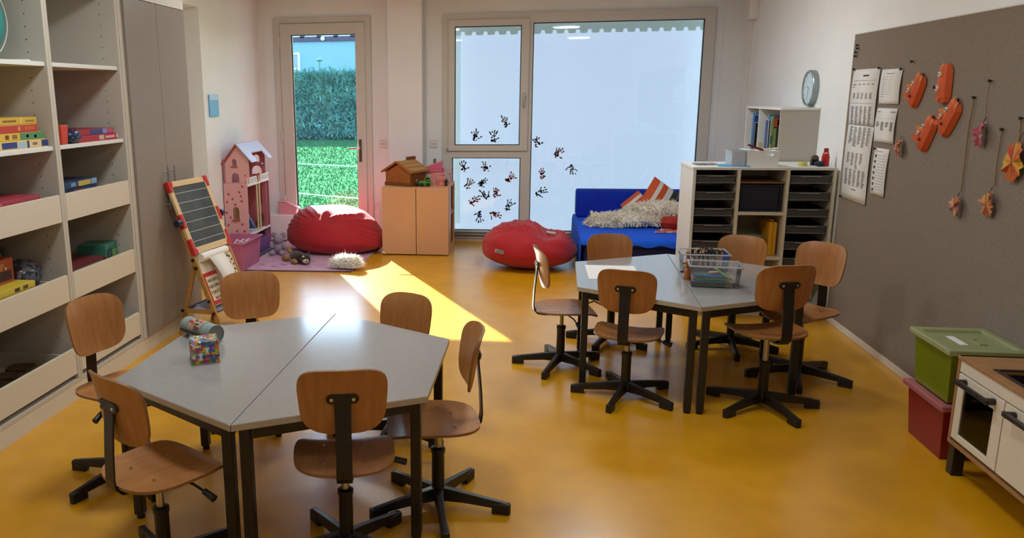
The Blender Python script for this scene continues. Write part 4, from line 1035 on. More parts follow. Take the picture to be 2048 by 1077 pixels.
build('body', MB().prism([(-1.105, .728), (-1.0, .728), (-1.0, .775), (-1.03, .775), (-1.045, .76), (-1.105, .76)], 8.30, 8.365, 'y'), GC, t_, bevel=.004)
build('windscreen_frame', MB().plate([(-1.06, .76), (-1.0, .76), (-1.0, .80), (-1.05, .80)], [[(-1.052, .766), (-1.008, .766), (-1.008, .793), (-1.046, .793)]], 8.30, 8.306, 'y'), GC, t_)
for x in (-1.08, -1.02):
    for y in (8.295, 8.37): build('wheel', MB().cyl((x, y - .008, .729), (x, y + .008, .729), .016, n=14), BLACKP, t_, smooth=True)
build('seat', MB().box(-1.04, -1.01, 8.31, 8.355, .76, .79), BLACKP, t_)
for i, (x, y, h_, c_, lab) in enumerate(((-1.135, 8.29, .075, '3a3a24', 'small olive and black toy figure left of the green jeep'), (-1.16, 8.36, .06, '5a5a52', 'small grey toy figure beside the toy barn'), (-.832, 8.36, .085, '2a2422', 'small dark toy figure near the cabinet edge'))):
    t_ = thing('toy_figure', lab, 'toy', (x, y, .713), 'toy figures on the low cabinet')
    k_ = mat('figure_' + c_, c_, .5)
    build('torso', MB().ball((x, y, .713 + h_ * .6), (.014, .01, h_ * .24), 10, 8), k_, t_, smooth='all')
    build('head', MB().ball((x, y, .713 + h_ * .92), h_ * .11, 10, 7), mat('figure_skin', '9a7a5a', .6), t_, smooth='all')
    for s_ in (-1, 1):
        build('leg', MB().cyl((x + s_ * .006, y, .713), (x + s_ * .005, y, .713 + h_ * .45), .006, n=8), BLACKP, t_, smooth=True)
        build('arm', MB().cyl((x + s_ * .012, y, .713 + h_ * .75), (x + s_ * .022, y - .006, .713 + h_ * .45), .004, n=8), k_, t_, smooth=True)
t_ = thing('toy_lamp', 'tall thin pink toy lamp post at the cabinet edge', 'toy', (-.82, 8.6, .713))
build('post', MB().lathe([(.02, 0), (.018, .006), (.006, .02), (.005, .11), (.008, .115)], (-.815, 8.6, .713), 12), PHL, t_, smooth=True)
build('shade', MB().lathe([(.012, .11), (.016, .115), (.004, .15)], (-.815, 8.6, .713), 12), PHL, t_, smooth=True)
single('dark_rod', MB().box(-1.035, -1.008, 8.93, 8.99, .0, .95), mat('slate_rod', '6a6460', .5), 'dark grey slat standing upright behind the low cabinet', 'slat', bevel=.004)

# ================================================================== wall fittings
for lab, x, y in (('white square wall switch right of the garden door', -1.63, YB), ('white square wall switch left of the painted window', -1.055, YB)):
    t_ = thing('wall_switch', lab, 'switch', (x, y, 1.06), 'wall switches')
    fp = build('faceplate', MB().box(x - .042, x + .042, y - .008, y, 1.06, 1.15), TRIM, t_, bevel=.003)
    build('rocker', MB().box(x - .028, x + .028, y - .011, y - .008, 1.075, 1.135), WHITE, t_, bevel=.002)
    build('socket_slot', MB().box(x - .018, x + .018, y - .0116, y - .011, 1.102, 1.108), INK, t_)
t_ = thing('crank_handle', 'white blind crank clipped to the wall right of the garden door', 'crank', (-1.69, 9.1, .15))
build('rod', MB().tube([(-1.685, 9.08, .16), (-1.69, 9.08, .35), (-1.693, 9.08, .42)], .009, 8), WHITEP, t_, smooth=True)
build('grip', MB().tube([(-1.693, 9.08, .42), (-1.70, 9.07, .44), (-1.725, 9.06, .44)], .013, 8), WHITEP, t_, smooth=True)
build('clip', MB().box(-1.71, -1.675, 9.075, YB, .3, .33), WHITEP, t_)
t_ = thing('cable_duct', 'white cable box and thin duct in the right back corner', 'cable duct', (2.19, 8.75, 1.0))
build('junction_box', MB().box(2.12, 2.205, 8.62, 8.86, 2.345, 2.75), WHITE, t_, bevel=.006)
build('duct', MB().box(2.185, 2.205, 8.72, 8.742, .9, 2.35), WHITE, t_)

# ================================================================== blue sofa bed with cushions
BV = mat('navy_velvet', '0a2fae', .8, '0a2aa4', 3, spec=.2, bump=.1, bscale=200); BS = mat('blue_sheet', '1a5ce0', .8, '1856d6', 3, spec=.2, bump=.15, bscale=60); BN = mat('navy_base', '081050', .8)
t_ = thing('sofa', 'low blue sofa bed with bolster backrest under the painted window', 'sofa', (1.3, 8.1, 0))
build('base', MB().box(.53, 1.87, 7.40, 8.98, 0, .27), BN, t_, bevel=.02, seg=3)
sm_ = MB(); nx_, ny_ = 40, 40; v = []
X0, X1, Y0, Y1 = .5, 1.89, 7.365, 8.99
def sheet(i, j):
    u, w_ = i / nx_, j / ny_
    x = X0 + (X1 - X0) * u; y = Y0 + (Y1 - Y0) * w_; z = .35
    if j == 0: z = .285 + .012 * math.sin(u * 40)
    if j == 1: y = Y0 + .002; z = .315
    if j == 2: y = Y0 + .012; z = .343
    if i == 0: z = .06
    if i == 1: x = X0 + .004; z = min(z, .30)
    if i == 2: x = X0 + .015; z = min(z, .342)
    z += .004 * math.sin(w_ * 46 + 3 * math.sin(u * 6)) * (1 - w_) * (j > 2)
    return (x, y, z)
for i in range(nx_ + 1):
    for j in range(ny_ + 1): v.append(sheet(i, j))
sm_.add(v, [(i * (ny_ + 1) + j, (i + 1) * (ny_ + 1) + j, (i + 1) * (ny_ + 1) + j + 1, i * (ny_ + 1) + j + 1) for i in range(nx_) for j in range(ny_)])
build('fitted_sheet', sm_, BS, t_, smooth='all', recalc=False)
build('mattress', MB().box(.515, 1.88, 7.38, 8.985, .27, .338), BN, t_, bevel=.015)
prof = [(8.66 + (.2 if True else 0) * 0, .352)]
bp_ = [(8.70, .352), (8.97, .352), (8.98, .60), (8.95, .632), (8.80, .635), (8.74, .615), (8.715, .55)]
build('bolster', MB().prism(bp_, .53, 1.88, 'x'), BV, t_, bevel=.03, seg=4, smooth=True)
SKN = mat('sheepskin_hide', 'e6dccb', .95); SKF = mat('sheepskin_fur', 'f4ecde', .95, 'ece0cc', 5)
def fleece(label, els, nb, seed, L):
    t_ = thing('sheepskin', label, 'sheepskin', (els[0][0][0], els[0][0][1], els[0][0][2] - els[0][1][2]), 'fluffy sheepskins on the sofa')
    for i, (c, r) in enumerate(els):
        build('hide', MB().ball(c, r, 24, 14, fn=lambda u: 1 + .06 * vnoise((u[0] * 3, u[1] * 3, u[2] * 3), seed + i)), SKN, t_, smooth='all')
        p, n_ = ellip_pts(c, r, nb, seed + i, -.75); fur('fur', t_, p, n_, L, .0035, SKF, seed + 20 + i, .7, .35)
fleece('long white fluffy sheepskin stretched along the sofa seat', [((1.02, 8.15, .415), (.36, .16, .065)), ((.80, 8.12, .395), (.18, .13, .05))], 2200, 31, .055)
fleece('cream fluffy sheepskin piled against the tray cabinet side', [((1.33, 8.25, .50), (.28, .15, .08)), ((1.14, 8.3, .475), (.16, .12, .06))], 1800, 41, .05)
t_ = thing('plush_paw', 'small white plush animal leg poking out beside the sheepskin', 'plush toy', (.73, 8.28, .352))
build('leg', MB().tube([(.80, 8.26, .40), (.73, 8.25, .43), (.68, 8.24, .455)], [.03, .032, .03], 10), CRM, t_, smooth='all')
for k in range(3): build('toe', MB().ball((.665 - .005 * k, 8.21 + .022 * k, .44 + .015 * k), .018, 8, 6), CRM, t_, smooth='all')
build('other_leg', MB().tube([(.80, 8.22, .385), (.72, 8.2, .385), (.66, 8.19, .385)], [.03, .028, .026], 10), CRM, t_, smooth='all')
# striped cushion: one mesh face split into stripes
def cushion(label, c, rot, s, cols, name='cushion'):
    t_ = thing(name, label, 'cushion', c, None, 0)
    n = 16; R = Euler(rot).to_matrix()
    mb = MB()
    for sd_ in (1, -1):
        v = []
        for i in range(n + 1):
            for j in range(n + 1):
                a, b = i / n * 2 - 1, j / n * 2 - 1
                th = .07 * ((1 - a ** 4) * (1 - b ** 4)) ** .6
                v.append(R @ Vector((a * s / 2 * (1 - .05 * (1 - b * b) * 0), th * sd_, b * s / 2)) )
        mb.add(v, [(i * (n + 1) + j, (i + 1) * (n + 1) + j, (i + 1) * (n + 1) + j + 1, i * (n + 1) + j + 1) for i in range(n) for j in range(n)])
        mb.mi[-n * n:] = [cols[1][(i * len(cols[1])) // n] for i in range(n) for j in range(n)]
    build('cover', mb, cols[0], t_, smooth='all', recalc=False)
    return t_
SC_ = [mat('stripe_white', 'e0dcd4', .8), mat('stripe_dark', '2f3a30', .8), mat('stripe_orange', 'd0562a', .8), mat('stripe_olive', '6a6a4a', .8), mat('stripe_red', 'a8281f', .8)]
cushion('cushion with dark, white and orange stripes leaning on the bolster', (1.36, 8.55, .57), (-.35, .62, .15), .34, (SC_, [2, 2, 0, 2, 2, 0, 0, 1, 1, 3, 3]))
cushion('orange and white patterned cushion beside the striped one', (1.14, 8.57, .48), (-.5, .9, -.1), .26, (SC_, [2, 0, 2, 1, 2, 0, 4, 2]))
cushion('red cushion under the cream sheepskin', (1.42, 8.02, .40), (1.45, .1, .3), .24, (SC_, [4, 4, 4, 4]))
single('patterned_cloth', MB().prism([(1.2, 7.75), (1.8, 7.72), (1.82, 7.98), (1.3, 7.96)], .352, .36), mat('cloth_red_white', 'd8a8a0', .8, 'a83a34', 18, lo=.48, hi=.52), 'red and white patterned cloth on the sofa beside the tray cabinet', 'cloth', bevel=.002)

# ================================================================== tray cabinet on the right
YC = 6.13
t_ = thing('tray_cabinet', 'white cabinet with two columns of dark grey trays below the wall clock', 'cabinet', (1.7, 6.38, 0))
CX = [1.205, 1.225, 1.513, 1.537, 1.85, 1.873, 2.172, 2.186]
build('top_panel', MB().box(1.2, 2.186, YC, 6.635, 1.093, 1.113), WHITE, t_, bevel=.0015)
for a, b in ((1.203, 1.224), (1.512, 1.535), (1.85, 1.872), (2.165, 2.186)):
    build('upright_panel', MB().box(a, b, YC + .002, 6.63, .05, 1.093), CREAM if a > 1.3 else WHITE, t_, bevel=.001)
build('bottom_panel', MB().box(1.203, 2.186, YC + .002, 6.63, .05, .07), WHITE, t_)
build('plinth', MB().box(1.22, 2.17, YC + .04, 6.6, 0, .05), WHITE, t_)
build('back_panel', MB().box(1.224, 2.165, 6.618, 6.63, .07, 1.093), CREAM, t_)
build('middle_shelf', MB().box(1.535, 1.85, YC + .004, 6.618, .764, .786), CREAM, t_, bevel=.001)
build('middle_shelf', MB().box(1.535, 1.85, YC + .004, 6.618, .432, .454), CREAM, t_, bevel=.001)
build('thin_shelf', MB().box(1.535, 1.85, YC + .02, 6.618, .995, 1.003), mat('brown_board', '8a5c36', .5), t_)
TG = mat('tray_grey', '4a4744', .45); TI = mat('tray_inside', '2a2826', .6)
tray0 = None
for c0, c1 in ((1.226, 1.51), (1.874, 2.163)):
    for k in range(7):
        z1 = 1.052 - .1215 * k
        d_ = build('tray', MB().prism([(c0 + .012, z1 - .05), (c1 - .012, z1 - .05), (c1 - .002, z1 - .006), (c1 - .002, z1), (c0 + .002, z1), (c0 + .002, z1 - .006)], YC + .025, YC + .03, 'y')
            .box(c0 + .012, c1 - .012, YC + .03, 6.58, z1 - .05, z1 - .046).box(c0 + .008, c0 + .013, YC + .03, 6.58, z1 - .046, z1).box(c1 - .013, c1 - .008, YC + .03, 6.58, z1 - .046, z1).box(c0 + .012, c1 - .012, 6.575, 6.58, z1 - .046, z1), TG, t_)
        build('tray_rim', MB().box(c0 + .002, c1 - .002, YC + .012, YC + .03, z1 - .004, z1 + .002), mat('tray_rim_grey', '6a6764', .4), d_)
        build('grip', MB().box(c0 + .075, c1 - .075, YC + .006, YC + .025, z1 - .008, z1 - .001), mat('grip_grey', '8a8784', .35), d_, bevel=.002)
        build('runner', MB().box(c0, c1, YC + .012, 6.6, z1 - .056, z1 - .0505), mat('runner_grey', '77736e', .4), t_)
# things inside the middle bay
single('storage_bin', MB().plate(rect(1.548, 1.835, .788, .985), [rect(1.56, 1.823, .80, .973)], YC + .03, YC + .05, 'y').box(1.56, 1.823, YC + .045, 6.55, .80, .973).box(1.548, 1.835, YC + .05, 6.56, .787, .80), mat('navy_bin', '14182a', .5), 'dark navy storage bin in the middle bay of the tray cabinet', 'bin', bevel=.003)
t_ = thing('folder_case', 'yellow plastic case standing in the middle bay', 'case', (1.80, 6.3, .454))
build('shell', MB().box(1.775, 1.83, YC + .05, 6.45, .455, .705), mat('yellow_case', 'd99a1e', .35), t_, bevel=.008)
build('handle', MB().box(1.79, 1.815, YC + .09, 6.3, .705, .72), MATS['yellow_case'], t_, bevel=.003)
build('seam', MB().box(1.80, 1.804, YC + .0485, YC + .05, .46, .70), mat('dark_yellow', 'a06a10', .5), t_)
t_ = thing('paper_box', 'pale cardboard box of papers in the middle bay', 'box', (1.66, 6.3, .454))
build('box', MB().box(1.55, 1.755, YC + .07, YC + .076, .455, .575).box(1.55, 1.556, YC + .076, 6.5, .455, .575).box(1.749, 1.755, YC + .076, 6.5, .455, .575).box(1.55, 1.755, 6.494, 6.5, .455, .575), mat('pale_card', 'b8a98e', .7), t_)
for k in range(4): build('paper', MB().obox((1.65, 6.34 + .02 * k, .56 + .01 * k), (.17, .22, .004), (.1 + .04 * k, .1 - .06 * k, .2 * k)), mat('mint_paper', 'a8b890', .7) if k % 2 else WHITEP, t_)
single('book', MB().box(1.9, 2.05, 6.2, 6.42, .072, .10), WHITEP, 'white booklet at the foot of the tray cabinet', 'book', bevel=.002)

# ---- on top of the tray cabinet
ZT = 1.113
BK = mat('basket_plastic', 'eeeeec', .4)
t_ = thing('storage_basket', 'white plastic basket with an oval grip on the tray cabinet', 'basket', (1.66, 6.27, ZT))
bx0, bx1, by0, by1, bh = 1.575, 1.80, 6.17, 6.36, .115
ov = [(1.73 + .032 * sup(2 * PI * k / 16, 3)[0], ZT + .087 + .011 * sup(2 * PI * k / 16, 3)[1]) for k in range(16)]
build('front', MB().plate([(bx0 + .008, ZT), (bx1 - .008, ZT), (bx1, ZT + bh), (bx0, ZT + bh)], [ov], by0, by0 + .004, 'y'), BK, t_)
build('tub', MB().box(bx0 + .008, bx1 - .008, by0 + .004, by1, ZT, ZT + .004).box(bx0 + .004, bx0 + .008, by0 + .004, by1, ZT, ZT + bh).box(bx1 - .008, bx1 - .004, by0 + .004, by1, ZT, ZT + bh).box(bx0 + .004, bx1 - .004, by1 - .004, by1, ZT, ZT + bh), BK, t_)
t_ = thing('storage_tub', 'frosted plastic tub standing left of the white basket', 'tub', (1.515, 6.28, ZT))
FR = clear('frosted_plastic', 'f4f6f8', .1, .2, .7, 'f2f4f6')
b2x0, b2x1 = 1.475, 1.57
build('wall', MB().plate(rect(b2x0, b2x1, 6.18, 6.38), [rect(b2x0 + .004, b2x1 - .004, 6.184, 6.376)], ZT + .002, ZT + .112, 'z').box(b2x0, b2x1, 6.18, 6.38, ZT, ZT + .004), FR, t_, bevel=.003)
build('rim', MB().plate(rect(b2x0 - .006, b2x1 + .003, 6.172, 6.388), [rect(b2x0 + .004, b2x1 - .004, 6.184, 6.376)], ZT + .108, ZT + .114, 'z'), FR, t_)
single('blue_block', MB().box(1.535, 1.56, 6.22, 6.3, ZT + .004, ZT + .05), mat('sky_blue', '4a90c4', .5), 'light blue block inside the frosted tub', 'block', bevel=.003)
for lab, pts_, m_ in (('white paper strip sticking out of the basket, left', ((1.60, 6.22, ZT + .12), (.13, .05, .004), (.1, .12, .2)), WHITEP), ('dark red marker lying across the basket', ((1.645, 6.21, ZT + .135), (.13, .014, .014), (0, .35, .1)), mat('marker_red', '7a1820', .4)),
                     ('cream card standing in the basket', ((1.685, 6.23, ZT + .135), (.035, .006, .085), (0, -.25, .1)), mat('cream_card', 'd6cbb0', .6)), ('white paper roll lying on the basket, right', ((1.745, 6.22, ZT + .125), (.10, .03, .012), (0, -.08, .1)), WHITEP), ('white notepad in the basket', ((1.66, 6.27, ZT + .105), (.16, .09, .01), (0, .05, 0)), WHITEP)):
    single('paper' if 'paper' in lab or 'pad' in lab or 'card' in lab else 'marker', MB().obox(*pts_), m_, lab, 'stationery', bevel=.002)
single('folder', MB().obox((1.33, 6.36, ZT + .005), (.16, .12, .008), (0, 0, .12)), mat('dark_folder', '4a4650', .5, 'a8a4a8', 20), 'dark flat booklet lying left on the tray cabinet', 'folder', bevel=.001)
single('blue_sheet_stack', MB().prism([(1.39, 6.19), (1.60, 6.15), (1.60, 6.24), (1.45, 6.35), (1.40, 6.30)], ZT, ZT + .007), mat('sky_paper', '4f9cc8', .6), 'sheets of light blue paper under the frosted tub', 'paper')
t_ = thing('tape_roll', 'pale yellow roll of tape on the tray cabinet', 'tape', (1.985, 6.25, ZT))
build('roll', MB().lathe([(.016, 0), (.03, 0), (.031, .003), (.031, .028), (.03, .031), (.016, .031), (.016, 0)], (1.985, 6.25, ZT), 24), mat('pale_yellow', 'cfc86e', .5), t_, smooth=True)
t_ = thing('glue_bottle', 'red glue bottle at the right end of the tray cabinet', 'bottle', (2.135, 6.24, ZT))
build('body', MB().lathe([(.024, 0), (.027, .004), (.027, .07), (.018, .1), (.016, .105)], (2.135, 6.24, ZT), 20, sy=.7), mat('glue_red', 'c01c1e', .3), t_, smooth=True)
build('cap', MB().lathe([(.0165, .105), (.0165, .125), (.014, .13)], (2.135, 6.24, ZT), 20, sy=.7), mat('cap_red', 'a81418', .3), t_, smooth=True)
build('sticker', MB().obox((2.128, 6.2195, ZT + .095), (.018, .001, .008), (.2, 0, 0)), WHITEP, t_)
single('toy_ball', MB().ball((2.09, 6.22, ZT + .02), (.034, .03, .02), 18, 10, fn=lambda u: 1 + .06 * vnoise((u[0] * 6, u[1] * 6, u[2] * 6), 2)), mat('navy_yarn', '2a3a52', .9, '1a2438', 30, bump=.4), 'dark blue wool ball beside the red glue bottle', 'ball', smooth='all')
t_ = thing('tape_dispenser', 'small metal clip dispenser behind the wool ball', 'dispenser', (2.085, 6.3, ZT))
build('wheel', MB().cyl((2.085, 6.30, ZT + .05), (2.085, 6.325, ZT + .05), .026, n=20), mat('dull_metal', '8a8478', .35, metal=.8), t_, smooth=True)
build('stand', MB().box(2.06, 2.11, 6.295, 6.33, ZT, ZT + .045), BLACKP, t_, bevel=.003)

# ---- bookcase on the right wall, its open side facing left, end panel facing the room
t_ = thing('bookcase', 'bookcase against the right wall with a plain grey end panel and two open book bays', 'bookcase', (2.06, 7.15, 0))
X0_, X1_, Ya, Yb = 1.92, 2.187, 6.65, 7.65
build('top_panel', MB().box(X0_ - .004, 2.204, Ya - .004, Yb, 1.506, 1.522), WHITE, t_, bevel=.001)
build('end_panel', MB().box(X0_, 2.204, Ya, Ya + .016, .056, 1.506), mat('cupboard_door', 'b5aca0', .5), t_, bevel=.001)
build('end_panel', MB().box(X0_, X1_, Yb - .016, Yb, 0, 1.506), WHITE, t_, bevel=.001)
build('divider', MB().box(X0_, X1_, 7.235, 7.251, .05, 1.506), WHITE, t_, bevel=.001)
build('back_panel', MB().box(X1_ - .008, X1_, Ya + .016, Yb - .016, 0, 1.506), SHELFB, t_)
for z in (.05, .62, 1.12): build('shelf_board', MB().box(X0_ + .004, X1_ - .008, Ya + .016, Yb - .016, z, z + .018), WHITE, t_)
def book(lab, y, th, w_, h_, col, x0=1.935, tilt=0, pr=()):
    """spine towards -X, cover towards the camera (-Y); pr: fractions on the cover"""
    t_ = thing('book', lab, 'book', (x0 + w_ / 2, y, 1.139), 'books in the bookcase', 0)
    R = Matrix.Rotation(tilt, 4, 'X')
    build('cover', MB().box(-w_ / 2, w_ / 2, -th / 2, th / 2, 0, h_).xf(R), mat('book_' + col, col, .45), t_, bevel=.001)
    build('pages', MB().box(-w_ / 2 + .002, w_ / 2 + .001, -th / 2 + .002, th / 2 - .002, .002, h_ + .0006).xf(R), WHITEP, t_)
    for (a, b, c_, e, pc) in pr: build('print', MB().box(-w_ / 2 + w_ * a, -w_ / 2 + w_ * b, -th / 2 - .0008, -th / 2, h_ * c_, h_ * e).xf(R), mat('bprint_' + pc, pc, .5), t_)
book('dark picture book with a red and skin-toned cover in the nearer book bay', 6.93, .02, .2, .31, '2c3a24', 1.955, 0, ((.0, .9, .74, .97, 'b04a30'), (.12, .5, .76, .93, 'd8a888'), (.2, .45, .52, .58, 'd8d8d0'), (.3, .5, .40, .45, 'd8d8d0'), (.2, .42, .22, .27, 'd8d8d0'), (0, .1, .0, .7, '8a9a5a'), (.3, .5, .8, .88, '8a3a24')))
book('yellow-green picture book behind the dark one', 6.965, .018, .2, .31, '9aa868', 1.942, 0, ((0, .3, .3, .5, '4a7a6a'),))
book('dark blue binder in the nearer book bay', 7.03, .06, .22, .28, '16307a', 1.926, 0, ((.02, .06, .0, 1, 'c8ccd4'), (.1, .2, .6, .64, 'b0b8d0')))
book('tall light blue book at the back of the nearer bay', 7.10, .03, .2, .32, '3a8ab8', 1.96)
book('black book standing in the farther book bay', 7.36, .04, .2, .25, '17161c', 1.922, .04, ((.02, .2, .1, .18, 'a8a8b0'),))
book('dark blue book behind the black one in the farther bay', 7.44, .03, .2, .31, '24408a', 1.932, .03)
book('light blue folder at the back of the farther bay', 7.50, .02, .2, .33, '5f98c8', 1.936, .02)

# ---- wall clock
t_ = thing('wall_clock', 'round silver-rimmed wall clock above the book cupboard', 'clock', (2.205, 6.86, 1.665))
cc = (2.205, 6.86, 1.67); rc = .138
rim = MB()
n = 40
prof = [(rc, 0), (rc, -.04), (rc - .004, -.045), (rc - .014, -.045), (rc - .018, -.036)]
v = [(cc[0] + p[1], cc[1] + p[0] * math.cos(2 * PI * k / n), cc[2] + p[0] * math.sin(2 * PI * k / n)) for p in prof for k in range(n)]
rim.add(v, [(i * n + k, i * n + (k + 1) % n, (i + 1) * n + (k + 1) % n, (i + 1) * n + k) for i in range(len(prof) - 1) for k in range(n)])
build('rim', rim, mat('silver_rim', '9aa0a2', .35, metal=.7), t_, smooth=True, recalc=False)
fc = build('dial', MB().cyl((cc[0], cc[1], cc[2]), (cc[0] - .035, cc[1], cc[2]), rc - .016, n=40), mat('dial_white', 'c9dbe2', .4), t_, smooth=True)
for k in range(12):
    a = 2 * PI * k / 12
    build('hour_mark', MB().obox((cc[0] - .0355, cc[1] + .105 * math.cos(a), cc[2] + .105 * math.sin(a)), (.001, .004, .018), (a - PI / 2, 0, 0)), INK, fc)
build('hour_hand', MB().obox((cc[0] - .037, cc[1] + .018, cc[2] + .005), (.001, .06, .008), (.15, 0, 0)), mat('hand_grey', '9aa8b0', .4), fc)
build('minute_hand', MB().obox((cc[0] - .038, cc[1] + .008, cc[2] - .045), (.001, .005, .095), (.1, 0, 0)), MATS['hand_grey'], fc)

# ================================================================== pinboard and what hangs on it
FELT = mat('grey_felt', '8a7d70', .95, '827568', 60, bump=.35, bscale=300)
t_ = thing('pinboard', 'large grey felt pinboard covering the right wall', 'pinboard', (2.2, 4.0, .05))
build('felt', MB().box(2.186, 2.204, 1.2, 6.06, .056, 2.018), FELT, t_)
build('edge_strip', MB().box(2.184, 2.205, 6.06, 6.066, .056, 2.02).box(2.184, 2.205, 1.2, 6.066, 2.018, 2.024), TRIM, t_)
XP = 2.185
PINM = mat('pin_black', '1a1816', .4)
def pin(y, z, lab):
    t_ = thing('push_pin', lab, 'pin', (XP, y, z), 'push pins on the pinboard')
    build('head', MB().cyl((XP - .018, y, z), (XP - .012, y, z), .008, n=10).cyl((XP - .012, y, z), (XP - .002, y, z), .0045, n=8), PINM, t_, smooth=True)
    build('needle', MB().cyl((XP - .002, y, z), (XP + .01, y, z), .0008, n=6), STEEL, t_)
def sheet_(lab, y0, y1, z0, z1, rows, seed, name='notice_sheet', skew=0):
    """y0 far edge, y1 near edge"""
    t_ = thing(name, lab, 'paper', (XP, (y0 + y1) / 2, z0), 'printed notices on the pinboard')
    n = 10; v = []
    for i in range(n + 1):
        for j in range(2):
            zz_ = z1 + (z0 - z1) * i / n; yy = (y0, y1)[j]
            v.append((XP - .002 - .006 * math.sin(PI * i / n) - .004 * (j * i / n), yy + skew * i / n, zz_))
    mb = MB().add(v, [(2 * i, 2 * i + 1, 2 * i + 3, 2 * i + 2) for i in range(n)])
    sh_ = build('sheet', mb, WHITEP, t_, smooth='all', recalc=False)
    sm = sh_.modifiers.new('solid', 'SOLIDIFY'); sm.thickness = .0006
    r = random.Random(seed); ink = MB()
    for (a, b, c_, d_, kind) in rows:      # fractions: along width, down height
        if kind == 'col':
            z = c_
            while z < d_:
                w_ = (b - a) * r.uniform(.5, 1)
                ink_line(ink, y0, y1, z0, z1, a, a + w_, z, z + .006, skew); z += .011
        else:
            ink_line(ink, y0, y1, z0, z1, a, b, c_, d_, skew)
    o = build('print', ink, INK, sh_, recalc=False); o['kind'] = 'stuff'
    return t_
def ink_line(mb, y0, y1, z0, z1, a, b, c_, d_, skew):
    def P(u, w_):
        return (XP - .0032 - .006 * math.sin(PI * w_) - .004 * (u * w_), y0 + (y1 - y0) * u + skew * w_, z1 + (z0 - z1) * w_)
    mb.add([P(a, c_), P(b, c_), P(b, d_), P(a, d_)], [(0, 1, 2, 3)])
cols = []
for k in range(5):
    a = .1 + .17 * k
    cols += [(a, a + .13, .36 + .02 * (k % 2), .62 - .03 * (k % 3), 'col')]
sheet_('long printed schedule of taped sheets, far left on the pinboard, upper half', 6.01, 5.585, 1.42, 1.785,
       [(.4, .62, .10, .13, 'l'), (.05, .92, .2, .205, 'l'), (.04, .14, .27, .28, 'l'), (.04, .14, .31, .32, 'l')] + [(.1 + .17 * k, .18 + .17 * k, .26, .275, 'l') for k in range(5)] + [(.1 + .16 * k, .2 + .16 * k, .42, .52, 'col') for k in range(5)] + [(.02, .9, .6, .605, 'l')] + [(.08 + .17 * k, .2 + .17 * k, .66, .98, 'col') for k in range(5)], 1)
sheet_('long printed schedule of taped sheets, far left on the pinboard, lower half', 6.01, 5.585, .915, 1.42,
       [(.1 + .17 * k, .24 + .17 * k, .02, .25 + .03 * (k % 2), 'col') for k in range(5)] + [(.12 + .17 * k, .24 + .17 * k, .36, .5 + .03 * (k % 3), 'col') for k in range(4)] + [(.1 + .17 * k, .23 + .17 * k, .58, .8, 'col') for k in range(5)] + [(.4, .6, .84, .85, 'l')], 2)
sheet_('printed sheet with short list, top right of the long schedule', 5.557, 5.27, 1.565, 1.774, [(.25, .65, .12, .135, 'l')] + [(.1, .25, .22 + .07 * k, .23 + .07 * k, 'l') for k in range(9)] + [(.3 + .12 * j, .36 + .12 * j, .22 + .07 * k, .23 + .07 * k, 'l') for k in range(8) for j in range(3)], 3)
sheet_('printed table sheet in the middle of the three small notices', 5.566, 5.278, 1.33, 1.54, [(.7, .95, .1, .12, 'l'), (.05, .2, .1, .12, 'l'), (.05, .95, .3, .303, 'l')] + [(.08 + .23 * k, .26 + .23 * k, .4, .55 + .1 * (k % 2), 'col') for k in range(4)], 4)
sheet_('narrow printed list, lowest of the three small notices', 5.535, 5.325, 1.0, 1.293, [(.2, .6, .06, .07, 'l')] + [(.1, .22, .14 + .12 * k, .2 + .12 * k, 'l') for k in range(7)] + [(.3, .85, .15 + .06 * k, .156 + .06 * k, 'l') for k in range(13)], 5)
for i, (y, z, lab) in enumerate(((6.0, 1.788, 'push pin at the top left corner of the long schedule'), (5.59, 1.785, 'push pin at the top right corner of the long schedule'), (5.28, 1.77, 'push pin on the short list sheet'), (5.52, 1.287, 'push pin on the narrow printed list'), (5.155, 1.808, 'lone push pin left of the paper foxes'), (4.313, 1.687, 'push pin above the pink leaf'), (4.435, 1.609, 'push pin of the long string'), (4.156, 1.465, 'push pin of the string holding the yellow leaf'), (4.02, 1.52, 'push pin of the string at the photo edge'),
     (5.985, 1.945, 'highest spare push pin at the pinboard corner'), (5.98, 1.925, 'second highest spare push pin at the pinboard corner'), (5.995, 1.90, 'third highest spare push pin at the pinboard corner'), (6.0, 1.875, 'lowest spare push pin at the pinboard corner'), (6.0, .925, 'push pin at the bottom corner of the long schedule'))):
    pin(y, z, lab)
FX = mat('fox_orange', 'd2581c', .7, 'c64e16', 6); FXL = mat('fox_light', 'd07a38', .7)
